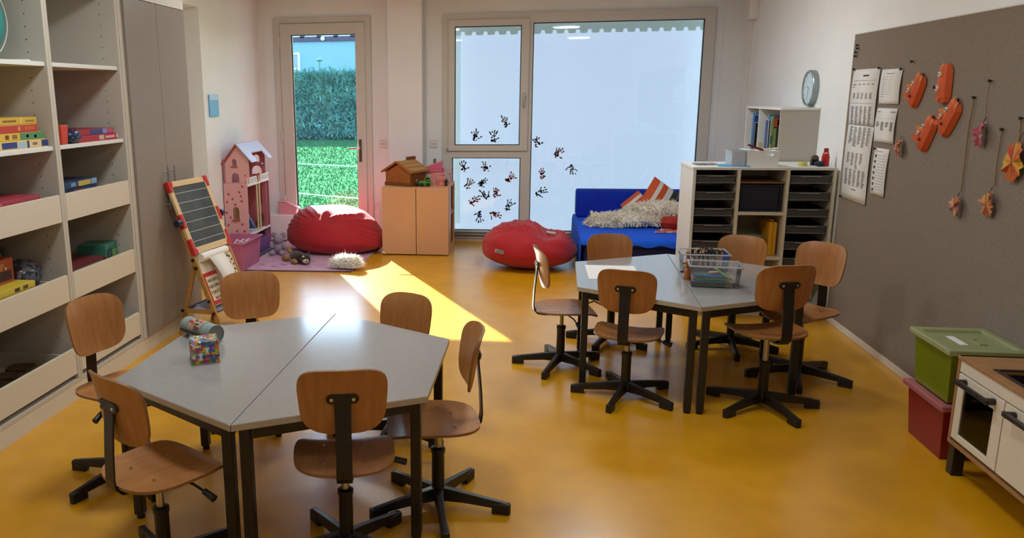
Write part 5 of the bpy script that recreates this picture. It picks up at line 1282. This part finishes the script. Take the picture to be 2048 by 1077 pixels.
def fox(lab, y, z, tilt, h_, front=False):
    """folded paper fox: half tube body, collar points, ears, eyes, hung on the wall"""
    t_ = thing('paper_fox', lab, 'paper fox', (XP, y, z), 'orange paper foxes on the pinboard')
    R = Matrix.Translation((XP, y, z)) @ Matrix.Rotation(tilt, 4, 'X')
    w_ = .062; n = 5
    v = []
    for zz_, s_ in ((.5, .45), (.36, .9), (.0, 1.0), (-.36, .95), (-.5, .7)):
        for k in range(n):
            a = PI * k / (n - 1); v.append((-.036 * math.sin(a) * s_ - .004, -w_ * math.cos(a) * s_, zz_ * h_))
    f = [(i * n + k, i * n + k + 1, (i + 1) * n + k + 1, (i + 1) * n + k) for i in range(4) for k in range(n - 1)]
    o = build('body', MB().add(v, f).xf(R), FX, t_, recalc=False)
    sm = o.modifiers.new('s', 'SOLIDIFY'); sm.thickness = .0015
    for s_ in ((1, -.7) if not front else (1, .3)):
        build('ear', MB().add([(-.03, s_ * .02 - .02, h_ * .36), (-.03, s_ * .02 + .02, h_ * .36), (-.02, s_ * .026, h_ * .55), (-.022, s_ * .02 - .018, h_ * .36), (-.022, s_ * .02 + .018, h_ * .36)], [(0, 1, 2), (4, 3, 2), (0, 3, 4, 1), (0, 2, 3), (1, 4, 2)]).xf(R), FXL, t_)
    for k in range(3):
        zz_ = (.02, -.16, -.34)[k]; yy = .042 if not front else .0; e_ = .014
        build('fringe', MB().add([(-.03, yy - .02, zz_ * h_), (-.018, yy + .012, (zz_ + .05) * h_), (-.046, yy + .034, (zz_ - .06) * h_), (-.042, yy + .004, (zz_ - .1) * h_), (-.027, yy - .018, (zz_ - .01) * h_), (-.016, yy + .01, (zz_ + .04) * h_)], [(0, 1, 2, 3), (4, 3, 2, 5), (0, 4, 5, 1), (0, 3, 4), (1, 5, 2)]).xf(R), FXL if k == 0 else FX, t_)
    for (yy, zz_) in (((-.0, .24), (.012, -.12)) if front else ((.016, .18), (.036, -.12))):
        e = build('eye', MB().prism([(yy + (.011 if front else .008) * math.cos(2 * PI * k / 12), zz_ * h_ + .013 * math.sin(2 * PI * k / 12)) for k in range(12)], -.046, -.036, 'x').xf(R), WHITEP, t_)
        build('pupil', MB().prism([(yy + .004 * math.cos(2 * PI * k / 8), zz_ * h_ + .005 * math.sin(2 * PI * k / 8)) for k in range(8)], -.048, -.046, 'x').xf(R), BLACKP, e)
    build('snout', MB().ball((-.042, .045 if front else -.0, (-.08 if front else -.2) * h_), (.008, .012, .01), 8, 6).xf(R), BLACKP if front else mat('fox_brown', '8a3a14', .7), t_, smooth='all')
fox('orange paper fox hung left of the others, its fringe pointing down', 5.04, 1.648, .55, .19)
fox('orange paper fox hung highest, face turned to the room', 4.735, 1.68, -.05, .2, True)
fox('orange paper fox hung lowest, beside the small leaf', 4.86, 1.415, .6, .2)
fox('orange paper fox hung on the right, nearest the pink leaf', 4.635, 1.508, .68, .21)
def leaf(lab, y, z, s, cols, rot=0, seed=0):
    """maple leaf: lobed outline, creased along the midrib"""
    t_ = thing('maple_leaf', lab, 'leaf', (XP, y, z), 'autumn leaves on the pinboard')
    out = [(0, -.5), (.1, -.42), (.26, -.42), (.27, -.3), (.42, -.26), (.4, -.12), (.52, -.04), (.44, .06), (.54, .18), (.4, .24), (.42, .36), (.27, .37), (.2, .47), (.1, .44), (0, .52)]
    out = out + [(-x, z_) for x, z_ in out[-2:0:-1]]
    n = len(out); r = random.Random(seed)
    v = [(-.03, 0, 0)]; mi = []
    for k, (a, b) in enumerate(out): v.append((-.004 - .05 * abs(a) * r.uniform(.3, 1.4) - r.uniform(0, .012), a * s * .72, b * s))
    f = [(0, 1 + k, 1 + (k + 1) % n) for k in range(n)]
    R = Matrix.Translation((XP, y, z)) @ Matrix.Rotation(rot, 4, 'X')
    mb = MB().add(v, f).xf(R); mb.mi = [(k // 4) % len(cols) for k in range(n)]
    o = build('blade', mb, [mat('leaf_' + c_, c_, .7, d_, 25, lo=.4, hi=.6) for c_, d_ in cols], t_, recalc=False)
    sm = o.modifiers.new('s', 'SOLIDIFY'); sm.thickness = .0012
    build('midrib', MB().tube([R @ Vector((-.033, 0, .45 * s)), R @ Vector((-.034, 0, 0)), R @ Vector((-.012, 0, -.48 * s))], .0014, 5), mat('leaf_vein', '8a5a44', .8), t_)
    build('stem', MB().tube([R @ Vector((-.02, 0, .48 * s)), R @ Vector((-.006, .004, .7 * s))], .0018, 5), mat('leaf_stem', '5a3226', .8), t_)
leaf('small orange-pink leaf left of the lowest paper fox', 5.155, 1.312, .105, [('c98a6a', 'b86a5a'), ('d09a70', 'c07a68')], -.1, 1)
leaf('crimson-pink leaf hanging right of the paper foxes', 4.305, 1.43, .125, [('a83a54', 'b85a6a'), ('c08a90', 'a8405a')], .05, 2)
leaf('red and peach leaf hanging lowest on the long string', 4.437, 1.065, .115, [('c9855a', 'd09a78'), ('7a2434', 'c08070')], -.05, 3)
leaf('yellow-orange leaf hanging beside the red and peach one', 4.155, 1.11, .125, [('c9954a', 'c07048'), ('c88a58', 'b8623a')], -.1, 4)
leaf('large red and yellow leaf at the photo edge', 4.0, 1.325, .19, [('b8362a', 'c9682a'), ('cfa82a', 'c87a2a')], .1, 5)
STR = mat('jute_string', '8a6a44', .9)
for lab, p in (('long jute string holding the red and peach leaf', [(4.435, 1.605), (4.44, 1.52), (4.447, 1.49), (4.437, 1.14)]), ('jute string holding the yellow leaf', [(4.156, 1.46), (4.158, 1.30), (4.15, 1.20)]), ('faint jute string above the crimson leaf', [(4.313, 1.685), (4.32, 1.6), (4.306, 1.50)]), ('jute string above the large leaf at the photo edge', [(4.02, 1.515), (4.01, 1.42)])):
    single('jute_string', MB().tube([(XP - .008, a, b) for a, b in p], .0026 if 'faint' not in lab else .0012, 6), STR, lab, 'string', 'strings on the pinboard')

# ================================================================== play kitchen and storage boxes
BIR = mat('birch_ply', 'a87c50', .45, '9c7048', 10, (1, 6, 1)); KW = mat('kitchen_white', 'e2d9c8', .45, 'dcd2c0', 30, (1, 5, 1)); KB = mat('kitchen_black', '1c1917', .35)
t_ = thing('play_kitchen', 'wooden play kitchen with white doors and black handles', 'play kitchen', (2.02, 3.2, 0))
kx0, kx1, ky0, ky1, kz0, kz1 = 1.85, 2.18, 2.80, 3.605, .155, .535
build('side_panel', MB().box(kx0, kx1, ky1 - .018, ky1, kz0, kz1), BIR, t_, bevel=.0015)
build('side_panel', MB().box(kx0, kx1, ky0, ky0 + .018, kz0, kz1), BIR, t_, bevel=.0015)
build('countertop', MB().plate(rect(kx0 - .004, kx1, ky0, ky1), [rect(1.90, 2.09, 3.05, 3.40)], kz1 - .015, kz1, 'z'), BIR, t_, bevel=.002)
build('floor_panel', MB().box(kx0, kx1, ky0, ky1, kz0 - .015, kz0), BIR, t_)
build('back_panel', MB().box(kx1 - .008, kx1, ky0, ky1, kz0, kz1), BIR, t_)
build('partition', MB().box(kx0 + .02, kx1 - .01, 3.225, 3.24, kz0, kz1 - .02), BIR, t_)
build('apron', MB().box(kx0 + .002, kx0 + .016, ky0 + .018, ky1 - .02, .468, .519), KW, t_, bevel=.001)
for y0, y1, oven in ((3.245, 3.583, True), (2.82, 3.238, False)):
    if oven:
        d_ = build('oven_door', MB().plate(rect(y0, y1, .17, .462), [rect(3.31, 3.535, .20, .405)], kx0, kx0 + .014, 'x'), KW, t_, bevel=.0015)
        build('oven_pane', MB().box(kx0 + .005, kx0 + .008, 3.305, 3.54, .195, .41), clear('oven_glass', '9a948c', .1), d_)
        build('oven_shelf', MB().box(kx0 + .03, kx1 - .02, 3.25, 3.58, .295, .303), mat('shelf_white', 'b8b0a2', .5), t_)
        build('oven_lining', MB().box(kx1 - .02, kx1 - .01, 3.25, 3.58, .17, .5), mat('oven_dark', '2a1c16', .7), t_)
    else:
        d_ = build('cupboard_door', MB().box(kx0, kx0 + .014, y0, y1, .17, .462), KW, t_, bevel=.0015)
    h0, h1 = (3.29, 3.545) if oven else (2.93, 3.19)
    hd = build('handle', MB().beam((kx0 - .032, h0, .437), (kx0 - .032, h1, .437), .014, .022), KB, d_, bevel=.004)
    for y in (h0 + .02, h1 - .02): build('handle_mount', MB().cyl((kx0, y, .437), (kx0 - .034, y, .437), .014, n=14), KB, hd, smooth=True)
for x, y in ((kx0 + .03, ky1 - .03), (kx1 - .03, ky1 - .03), (kx0 + .03, ky0 + .03), (kx1 - .03, ky0 + .03)): build('leg', MB().box(x - .024, x + .024, y - .024, y + .024, 0, kz0 - .015), KB, t_, bevel=.003)
sk = MB().plate(rect(1.885, 2.10, 3.035, 3.415), [rect(1.90, 2.085, 3.05, 3.40)], kz1, kz1 + .005, 'z')
sk.box(1.897, 1.9, 3.047, 3.403, .43, kz1).box(2.085, 2.088, 3.047, 3.403, .43, kz1).box(1.9, 2.085, 3.047, 3.05, .43, kz1).box(1.9, 2.085, 3.4, 3.403, .43, kz1).box(1.897, 2.088, 3.047, 3.403, .427, .43)
build('sink', sk, mat('sink_dark', '2a2320', .35), t_, bevel=.001)
build('tall_panel', MB().prism([(2.115, kz1), (2.18, kz1), (2.18, 1.12), (2.145, 1.12), (2.145, .80), (2.115, .78)], 3.585, 3.605, 'y'), BIR, t_, bevel=.0015)
build('splash_panel', MB().box(2.165, 2.18, ky0, 3.585, kz1, 1.1), BIR, t_)
build('upper_shelf', MB().box(2.11, 2.165, ky0, 3.585, .80, .815), BIR, t_)

def lidded_box(label, z0, z1, col, lidc, cat='storage box'):
    x0, x1, y0, y1 = 1.868, 2.165, 3.70, 4.045
    t_ = thing('storage_box', label, cat, (2.01, 3.87, z0), 'lidded plastic storage boxes')
    def ring(z, g): return [(x0 + g, y0 + g, z), (x1 - g, y0 + g, z), (x1 - g, y1 - g, z), (x0 + g, y1 - g, z)]
    zb = z1 - .02
    v = ring(z0, .018) + ring(zb, 0) + ring(z0 + .004, .022) + ring(zb, .004)
    f = [(0, 1, 2, 3), (8, 9, 10, 11)]
    for i in range(4):
        j = (i + 1) % 4; f += [(i, j, 4 + j, 4 + i), (8 + i, 8 + j, 12 + j, 12 + i), (4 + i, 4 + j, 12 + j, 12 + i)]
    build('body', MB().add(v, f), col, t_, bevel=.008)
    l = build('lid', MB().plate(rect(x0 - .02, x1 + .015, y0 - .02, y1 + .02), [rect(x0 + .02, x1 - .02, y0 + .02, y1 - .02)], zb - .008, z1, 'z'), lidc, t_, bevel=.006)
    build('lid_panel', MB().box(x0 + .02, x1 - .02, y0 + .02, y1 - .02, z1 - .018, z1 - .014), lidc, l)
    build('sticker', MB().box(x0 + .09, x0 + .125, y0 + .12, y1 - .09, z1 - .014, z1 - .0132), WHITEP, l)
    build('lid_grip', MB().plate(rect(x0 + .17, x0 + .205, y0 + .12, y1 - .13), [rect(x0 + .178, x0 + .197, y0 + .135, y1 - .145)], z1 - .014, z1 - .008, 'z'), lidc, l)
    return t_
GRB = clear('green_translucent', 'c8d83a', .1, .25, .92, 'a8b41c'); GRL = clear('green_lid', 'f0f4d0', .1, .25, .85, 'd2dba2')
RDB = clear('red_translucent', 'e06a70', .1, .25, .92, 'c02c3a'); RDL = clear('red_lid', 'f0b8bc', .1, .25, .9, 'e48e96')
lidded_box('lime green lidded storage box stacked on the red one', .272, .53, GRB, GRL)
lidded_box('red lidded storage box on the floor under the green one', 0, .268, RDB, RDL)

# ================================================================== on the tables
TZ = .59
single('paper_sheet', MB().prism([(.372, 5.06), (.672, 5.056), (.676, 4.70), (.37, 4.66)], TZ + .0005, TZ + .0015), WHITEP, 'white sheet of drawing paper on the far table', 'paper')
CP = clear('clear_plastic', 'fbfcfd', .03, .05, .025, 'f4f6f8')
def clear_box(label, c, rz, w_, d_, h_):
    t_ = thing('clear_box', label, 'box', (c[0], c[1], TZ), 'clear plastic boxes on the far table', rz)
    a, b = w_ / 2, d_ / 2; g = .012
    def ring(z, e): return [(-a + e, -b + e, z), (a - e, -b + e, z), (a - e, b - e, z), (-a + e, b - e, z)]
    v = ring(0.001, g) + ring(h_, 0)
    f = [(0, 1, 2, 3)] + [(i, (i + 1) % 4, 4 + (i + 1) % 4, 4 + i) for i in range(4)]
    o = build('wall', MB().add(v, f), CP, t_, recalc=False)
    sm = o.modifiers.new('s', 'SOLIDIFY'); sm.thickness = .002; sm.offset = 0
    build('rim', MB().plate([(-a - .008, -b - .008), (a + .008, -b - .008), (a + .008, b + .008), (-a - .008, b + .008)], [rect(-a + .002, a - .002, -b + .002, b - .002)], h_ - .008, h_, 'z'), clear('clear_rim', 'f6f8fa', .1, .1, .55, 'f6f8fb'), t_, bevel=.002)
    return t_
b1c, b1r = (1.045, 4.585), -.12; b2c, b2r = (1.075, 5.02), -.03
clear_box('clear box of coloured pencils, nearer one', b1c, b1r, .265, .17, .125)
clear_box('clear box of crayons and scissors, farther one', b2c, b2r, .27, .20, .11)
PC = ['2f9a4a', '24509a', 'd02a44', '3ab060', '1f3a84', '8ac04a', 'a82a6a', '2a2a3e', '5a6ac0', '1f7a5a', 'd8485a', '3366a0', '2a9090', '5aa83a', '4a2a64']
r4 = random.Random(21)
LAYN = ('bottom', 'lower', 'middle', 'upper', 'top'); POSN = ('front', 'second', 'third', 'fourth', 'back')
def pencil(p0, p1, col, lab, grp, r=.0045):
    p0, p1 = Vector(p0), Vector(p1); d_ = (p1 - p0).normalized()
    t_ = thing('pencil', lab, 'pencil', p0, grp)
    cm = mat('pencil_' + col, col, .35)
    build('barrel', MB().cyl(p0, p1 - d_ * .02, r, n=6), cm, t_)
    build('tip', MB().cyl(p1 - d_ * .02, p1, r * .95, .0008, n=6), mat('pencil_wood', 'c9a070', .6), t_)
R1 = Matrix.Translation((b1c[0], b1c[1], TZ)) @ Matrix.Rotation(b1r, 4, 'Z')
q = 0
CN = {'2f9a4a': 'green', '24509a': 'navy', 'd02a44': 'red', '3ab060': 'mid green', '1f3a84': 'dark navy', '8ac04a': 'lime', 'a82a6a': 'plum', '2a2a3e': 'black', '5a6ac0': 'slate blue', '1f7a5a': 'bottle green', 'd8485a': 'rose', '3366a0': 'steel blue', '2a9090': 'teal', '5aa83a': 'grass green', '4a2a64': 'aubergine'}
for lay in range(5):
    for k in range(5):
        y = -.058 + .028 * k + r4.uniform(-.004, .004); z = .008 + .011 * lay
        a = r4.uniform(-.05, .05); x0_ = r4.uniform(-.112, -.095); x1_ = x0_ + r4.uniform(.17, .2)
        pencil(R1 @ Vector((x0_, y - a * .1, z + r4.uniform(0, .004))), R1 @ Vector((x1_, y + a * .1, z + r4.uniform(0, .004))), PC[(q * 7 + lay) % len(PC)], '%s pencil, %s layer of the nearer clear box, %s in the layer' % (CN[PC[(q * 7 + lay) % len(PC)]], LAYN[lay], POSN[k]), 'pencils in the nearer clear box'); q += 1
pencil(R1 @ Vector((.09, -.06, .045)), R1 @ Vector((-.005, .02, .1)), '6a9a3a', 'lime green pencil leaning diagonally on top in the nearer clear box', 'pencils in the nearer clear box', .005)
single('eraser', MB().obox(R1 @ Vector((.0, .02, .068)), (.05, .022, .012), (0, 0, .2)), mat('eraser_peach', 'd0a890', .7), 'peach eraser on the pencils in the nearer clear box', 'eraser', bevel=.003)
R2 = Matrix.Translation((b2c[0], b2c[1], TZ)) @ Matrix.Rotation(b2r, 4, 'Z')
for k in range(14):
    x = -.10 + .0125 * k; col = ('9a3a4a', '2a2226', 'a04a3a', '3a2a2a', '7a4a30', '28304a', '8a5a3a')[k % 7]
    pencil(R2 @ Vector((x, -.04 + .01 * (k % 3), .01)), R2 @ Vector((x + r4.uniform(-.03, .03), .0 + r4.uniform(-.03, .03), .115 + r4.uniform(0, .02))), col, '%s crayon standing in the farther clear box, %s from the left' % (('red', 'black', 'rust', 'dark brown', 'brown', 'navy', 'tan')[k % 7], ('first', 'second', 'third', 'fourth', 'fifth', 'sixth', 'seventh', 'eighth', 'ninth', 'tenth', 'eleventh', 'twelfth', 'thirteenth', 'fourteenth')[k]), 'crayons in the farther clear box', .006)
for k in range(4):
    t_ = thing('scissors', 'black-handled scissors in the farther clear box, %s from the right' % ('fourth', 'third', 'second', 'first')[k], 'scissors', tuple(R2 @ Vector((.0 + .032 * k, 0, .004))), 'scissors in the farther clear box')
    for s_ in (-1, 1):
        cc_ = R2 @ Vector((.0 + .032 * k + s_ * .012, -.01 + .01 * (k % 2), .118 - .006 * k))
        build('finger_loop', MB().tube([cc_ + Vector((.011 * math.cos(a), .004 * math.sin(a), .016 * math.sin(a))) for a in [2 * PI * j / 14 for j in range(14)]], .0035, 6, closed=True), BLACKP, t_, smooth=True)
        build('blade', MB().beam(cc_ - Vector((0, 0, .014)), R2 @ Vector((.0 + .032 * k - s_ * .004, 0, .006)), .006, .0015), STEEL, t_)
for k, (x, y) in enumerate(((.925, 4.90), (.94, 4.875))):
    single('crayon_stub', MB().cyl((x, y, TZ + .006), (x + .03, y + .012, TZ + .006), .006, n=10), mat('stub_%d' % k, ('5a3038', '8a4a4a')[k], .5), ('dark crayon stub lying beside the farther clear box', 'reddish crayon stub lying beside the farther clear box')[k], 'crayon', smooth=True)
t_ = thing('wooden_peg_doll', 'orange-brown wooden peg doll standing beside the clear boxes', 'wooden peg', (.925, 4.72, TZ))
WB = mat('orange_wood', 'b0672a', .4, 'a05a22', 8, (1, 1, 6))
build('body', MB().lathe([(.0, 0), (.02, 0), (.021, .004), (.016, .05), (.011, .062), (.008, .066)], (.928, 4.72, TZ), 18), WB, t_, smooth=True)
build('neck', MB().tube([(.928, 4.72, TZ + .06), (.926, 4.72, TZ + .085), (.916, 4.722, TZ + .1), (.905, 4.724, TZ + .097), (.902, 4.725, TZ + .085)], [.009, .009, .009, .008, .006], 10), WB, t_, smooth=True)

# pencil case
PCM = mat('case_grey', '8a9a98', .6, '829290', 20, bump=.1); PCD = mat('case_dark', '3a3836', .6)
p0, p1 = Vector((-1.525, 3.345, TZ + .041)), Vector((-1.335, 3.215, TZ + .041)); ax = (p1 - p0).normalized(); az = math.atan2(ax.y, ax.x); L = (p1 - p0).length
t_ = thing('pencil_case', 'grey-green round pencil case with orange print on the front table', 'pencil case', (p0.x, p0.y, TZ), None, az)
r_ = .041
n = 28; v = []; sec = [(0, .88), (.006, .97), (.014, 1), (L - .008, 1), (L, .98)]
for x, s_ in sec:
    for k in range(n):
        a = 2 * PI * k / n; v.append((x, r_ * s_ * math.cos(a), max(.001, r_ + r_ * s_ * math.sin(a))))
f = [(i * n + k, i * n + (k + 1) % n, (i + 1) * n + (k + 1) % n, (i + 1) * n + k) for i in range(len(sec) - 1) for k in range(n)] + [tuple(range(n - 1, -1, -1))]
build('shell', MB().add(v, f), PCM, t_, smooth=True)
build('end_cap', MB().cyl((L - .004, 0, r_), (L - .002, 0, r_), r_ * .95, n=28), mat('cap_grey', '7a7a7a', .5), t_, smooth=True)
build('end_piping', MB().tube([(L, r_ * math.cos(a), r_ + r_ * .98 * math.sin(a)) for a in [2 * PI * k / 32 for k in range(32)]], .003, 6, closed=True), PCM, t_, smooth=True)
def wrap(poly, off=.0008):
    """polygon in (x along, angle) wrapped on the case surface"""
    mb = MB(); m_ = len(poly)
    v = [(x, (r_ + off) * -math.sin(a), r_ + (r_ + off) * math.cos(a)) for x, a in poly] 
    return mb.add(v, [tuple(range(m_))])
def patch(x0, x1, a0, a1, off, m_, nm, par):
    v = []; k_ = 10
    for i in range(k_ + 1):
        a = a0 + (a1 - a0) * i / k_
        for x in (x0, x1): v.append((x, -(r_ + off) * math.sin(a), r_ + (r_ + off) * math.cos(a)))
    return build(nm, MB().add(v, [(2 * i, 2 * i + 1, 2 * i + 3, 2 * i + 2) for i in range(k_)]), m_, par, smooth='all', recalc=False)
pp = patch(.06, .165, -.7, 1.45, .0006, mat('case_panel', 'a8a09a', .6, 'b0907a', 14), 'print_panel', t_)
r5 = random.Random(9)
for k in range(12):
    x, a = r5.uniform(.07, .15), r5.uniform(-.1, .95)
    m_ = mat('case_orange', 'b8583a', .6) if k % 3 else BLACKP
    build('print_mark', wrap([(x + .016 * math.cos(t) * r5.uniform(.4, 1.2), a + .17 * math.sin(t) * r5.uniform(.4, 1.2)) for t in [2 * PI * j / 7 for j in range(7)]], .0012), m_, pp, recalc=False)
for k in range(4):
    build('print_line', wrap([(.115, 1.0 + .13 * k), (.155, 1.0 + .13 * k), (.155, 1.07 + .13 * k), (.115, 1.07 + .13 * k)], .0013), BLACKP, pp, recalc=False)
for x in (.06, .165): patch(x - .001, x + .001, -.9, 1.6, .0012, PCD, 'stitching', t_)
patch(.006, L - .01, 1.62, 2.0, .0008, PCD, 'zip', t_)

# puzzle cube
t_ = thing('puzzle_cube', 'small cube of colourful jigsaw pieces on the front table', 'puzzle cube', (-1.30, 3.0, TZ), None, .5); t_.scale = (1, 1, .84)
S = .106; JC = [mat('jig_' + c_, c_, .5) for c_ in ('c03a6a', '3a7ab8', 'd8b82e', 'e6e2dc', '5a9a3a', '5a4a9a', 'd87a3a', '3aa0a0')]
r6 = random.Random(5)
def jigface(M4, name, N=8):
    mb = MB(); c_ = S / N
    mb.box(-S / 2, S / 2, 0.0, .004, 0, S, 8)
    for i in range(N):
        for j in range(N):
            x, z = -S / 2 + (i + .5) * c_, (j + .5) * c_; g = r6.randrange(8); pr = r6.uniform(.0005, .0014)
            mb.box(x - c_ * .47, x + c_ * .47, -pr, 0, z - c_ * .47, z + c_ * .47, g)
            s_ = 1 if (i + j) % 2 else -1
            for dx, dz in (((s_, 0), (-s_, 0)) if (i + j) % 2 else ((0, 1), (0, -1))):
                kx, kz = x + dx * c_ * .6, z + dz * c_ * .6
                mb.prism([(kx + c_ * .2 * math.cos(2 * PI * q / 6), kz + c_ * .2 * math.sin(2 * PI * q / 6)) for q in range(6)], -pr - .0006, 0.004, 'y', g)
    o = build(name, mb.xf(M4), JC + [mat('jig_board', '6a5a48', .7)], t_, recalc=False); o['kind'] = 'stuff'
for k in range(4): jigface(Matrix.Rotation(k * PI / 2, 4, 'Z') @ Matrix.Translation((0, -S / 2, 0)), 'jigsaw_side')
jigface(Matrix.Translation((0, -S / 2, S - .001)) @ Matrix.Rotation(-PI / 2, 4, 'X'), 'jigsaw_top')
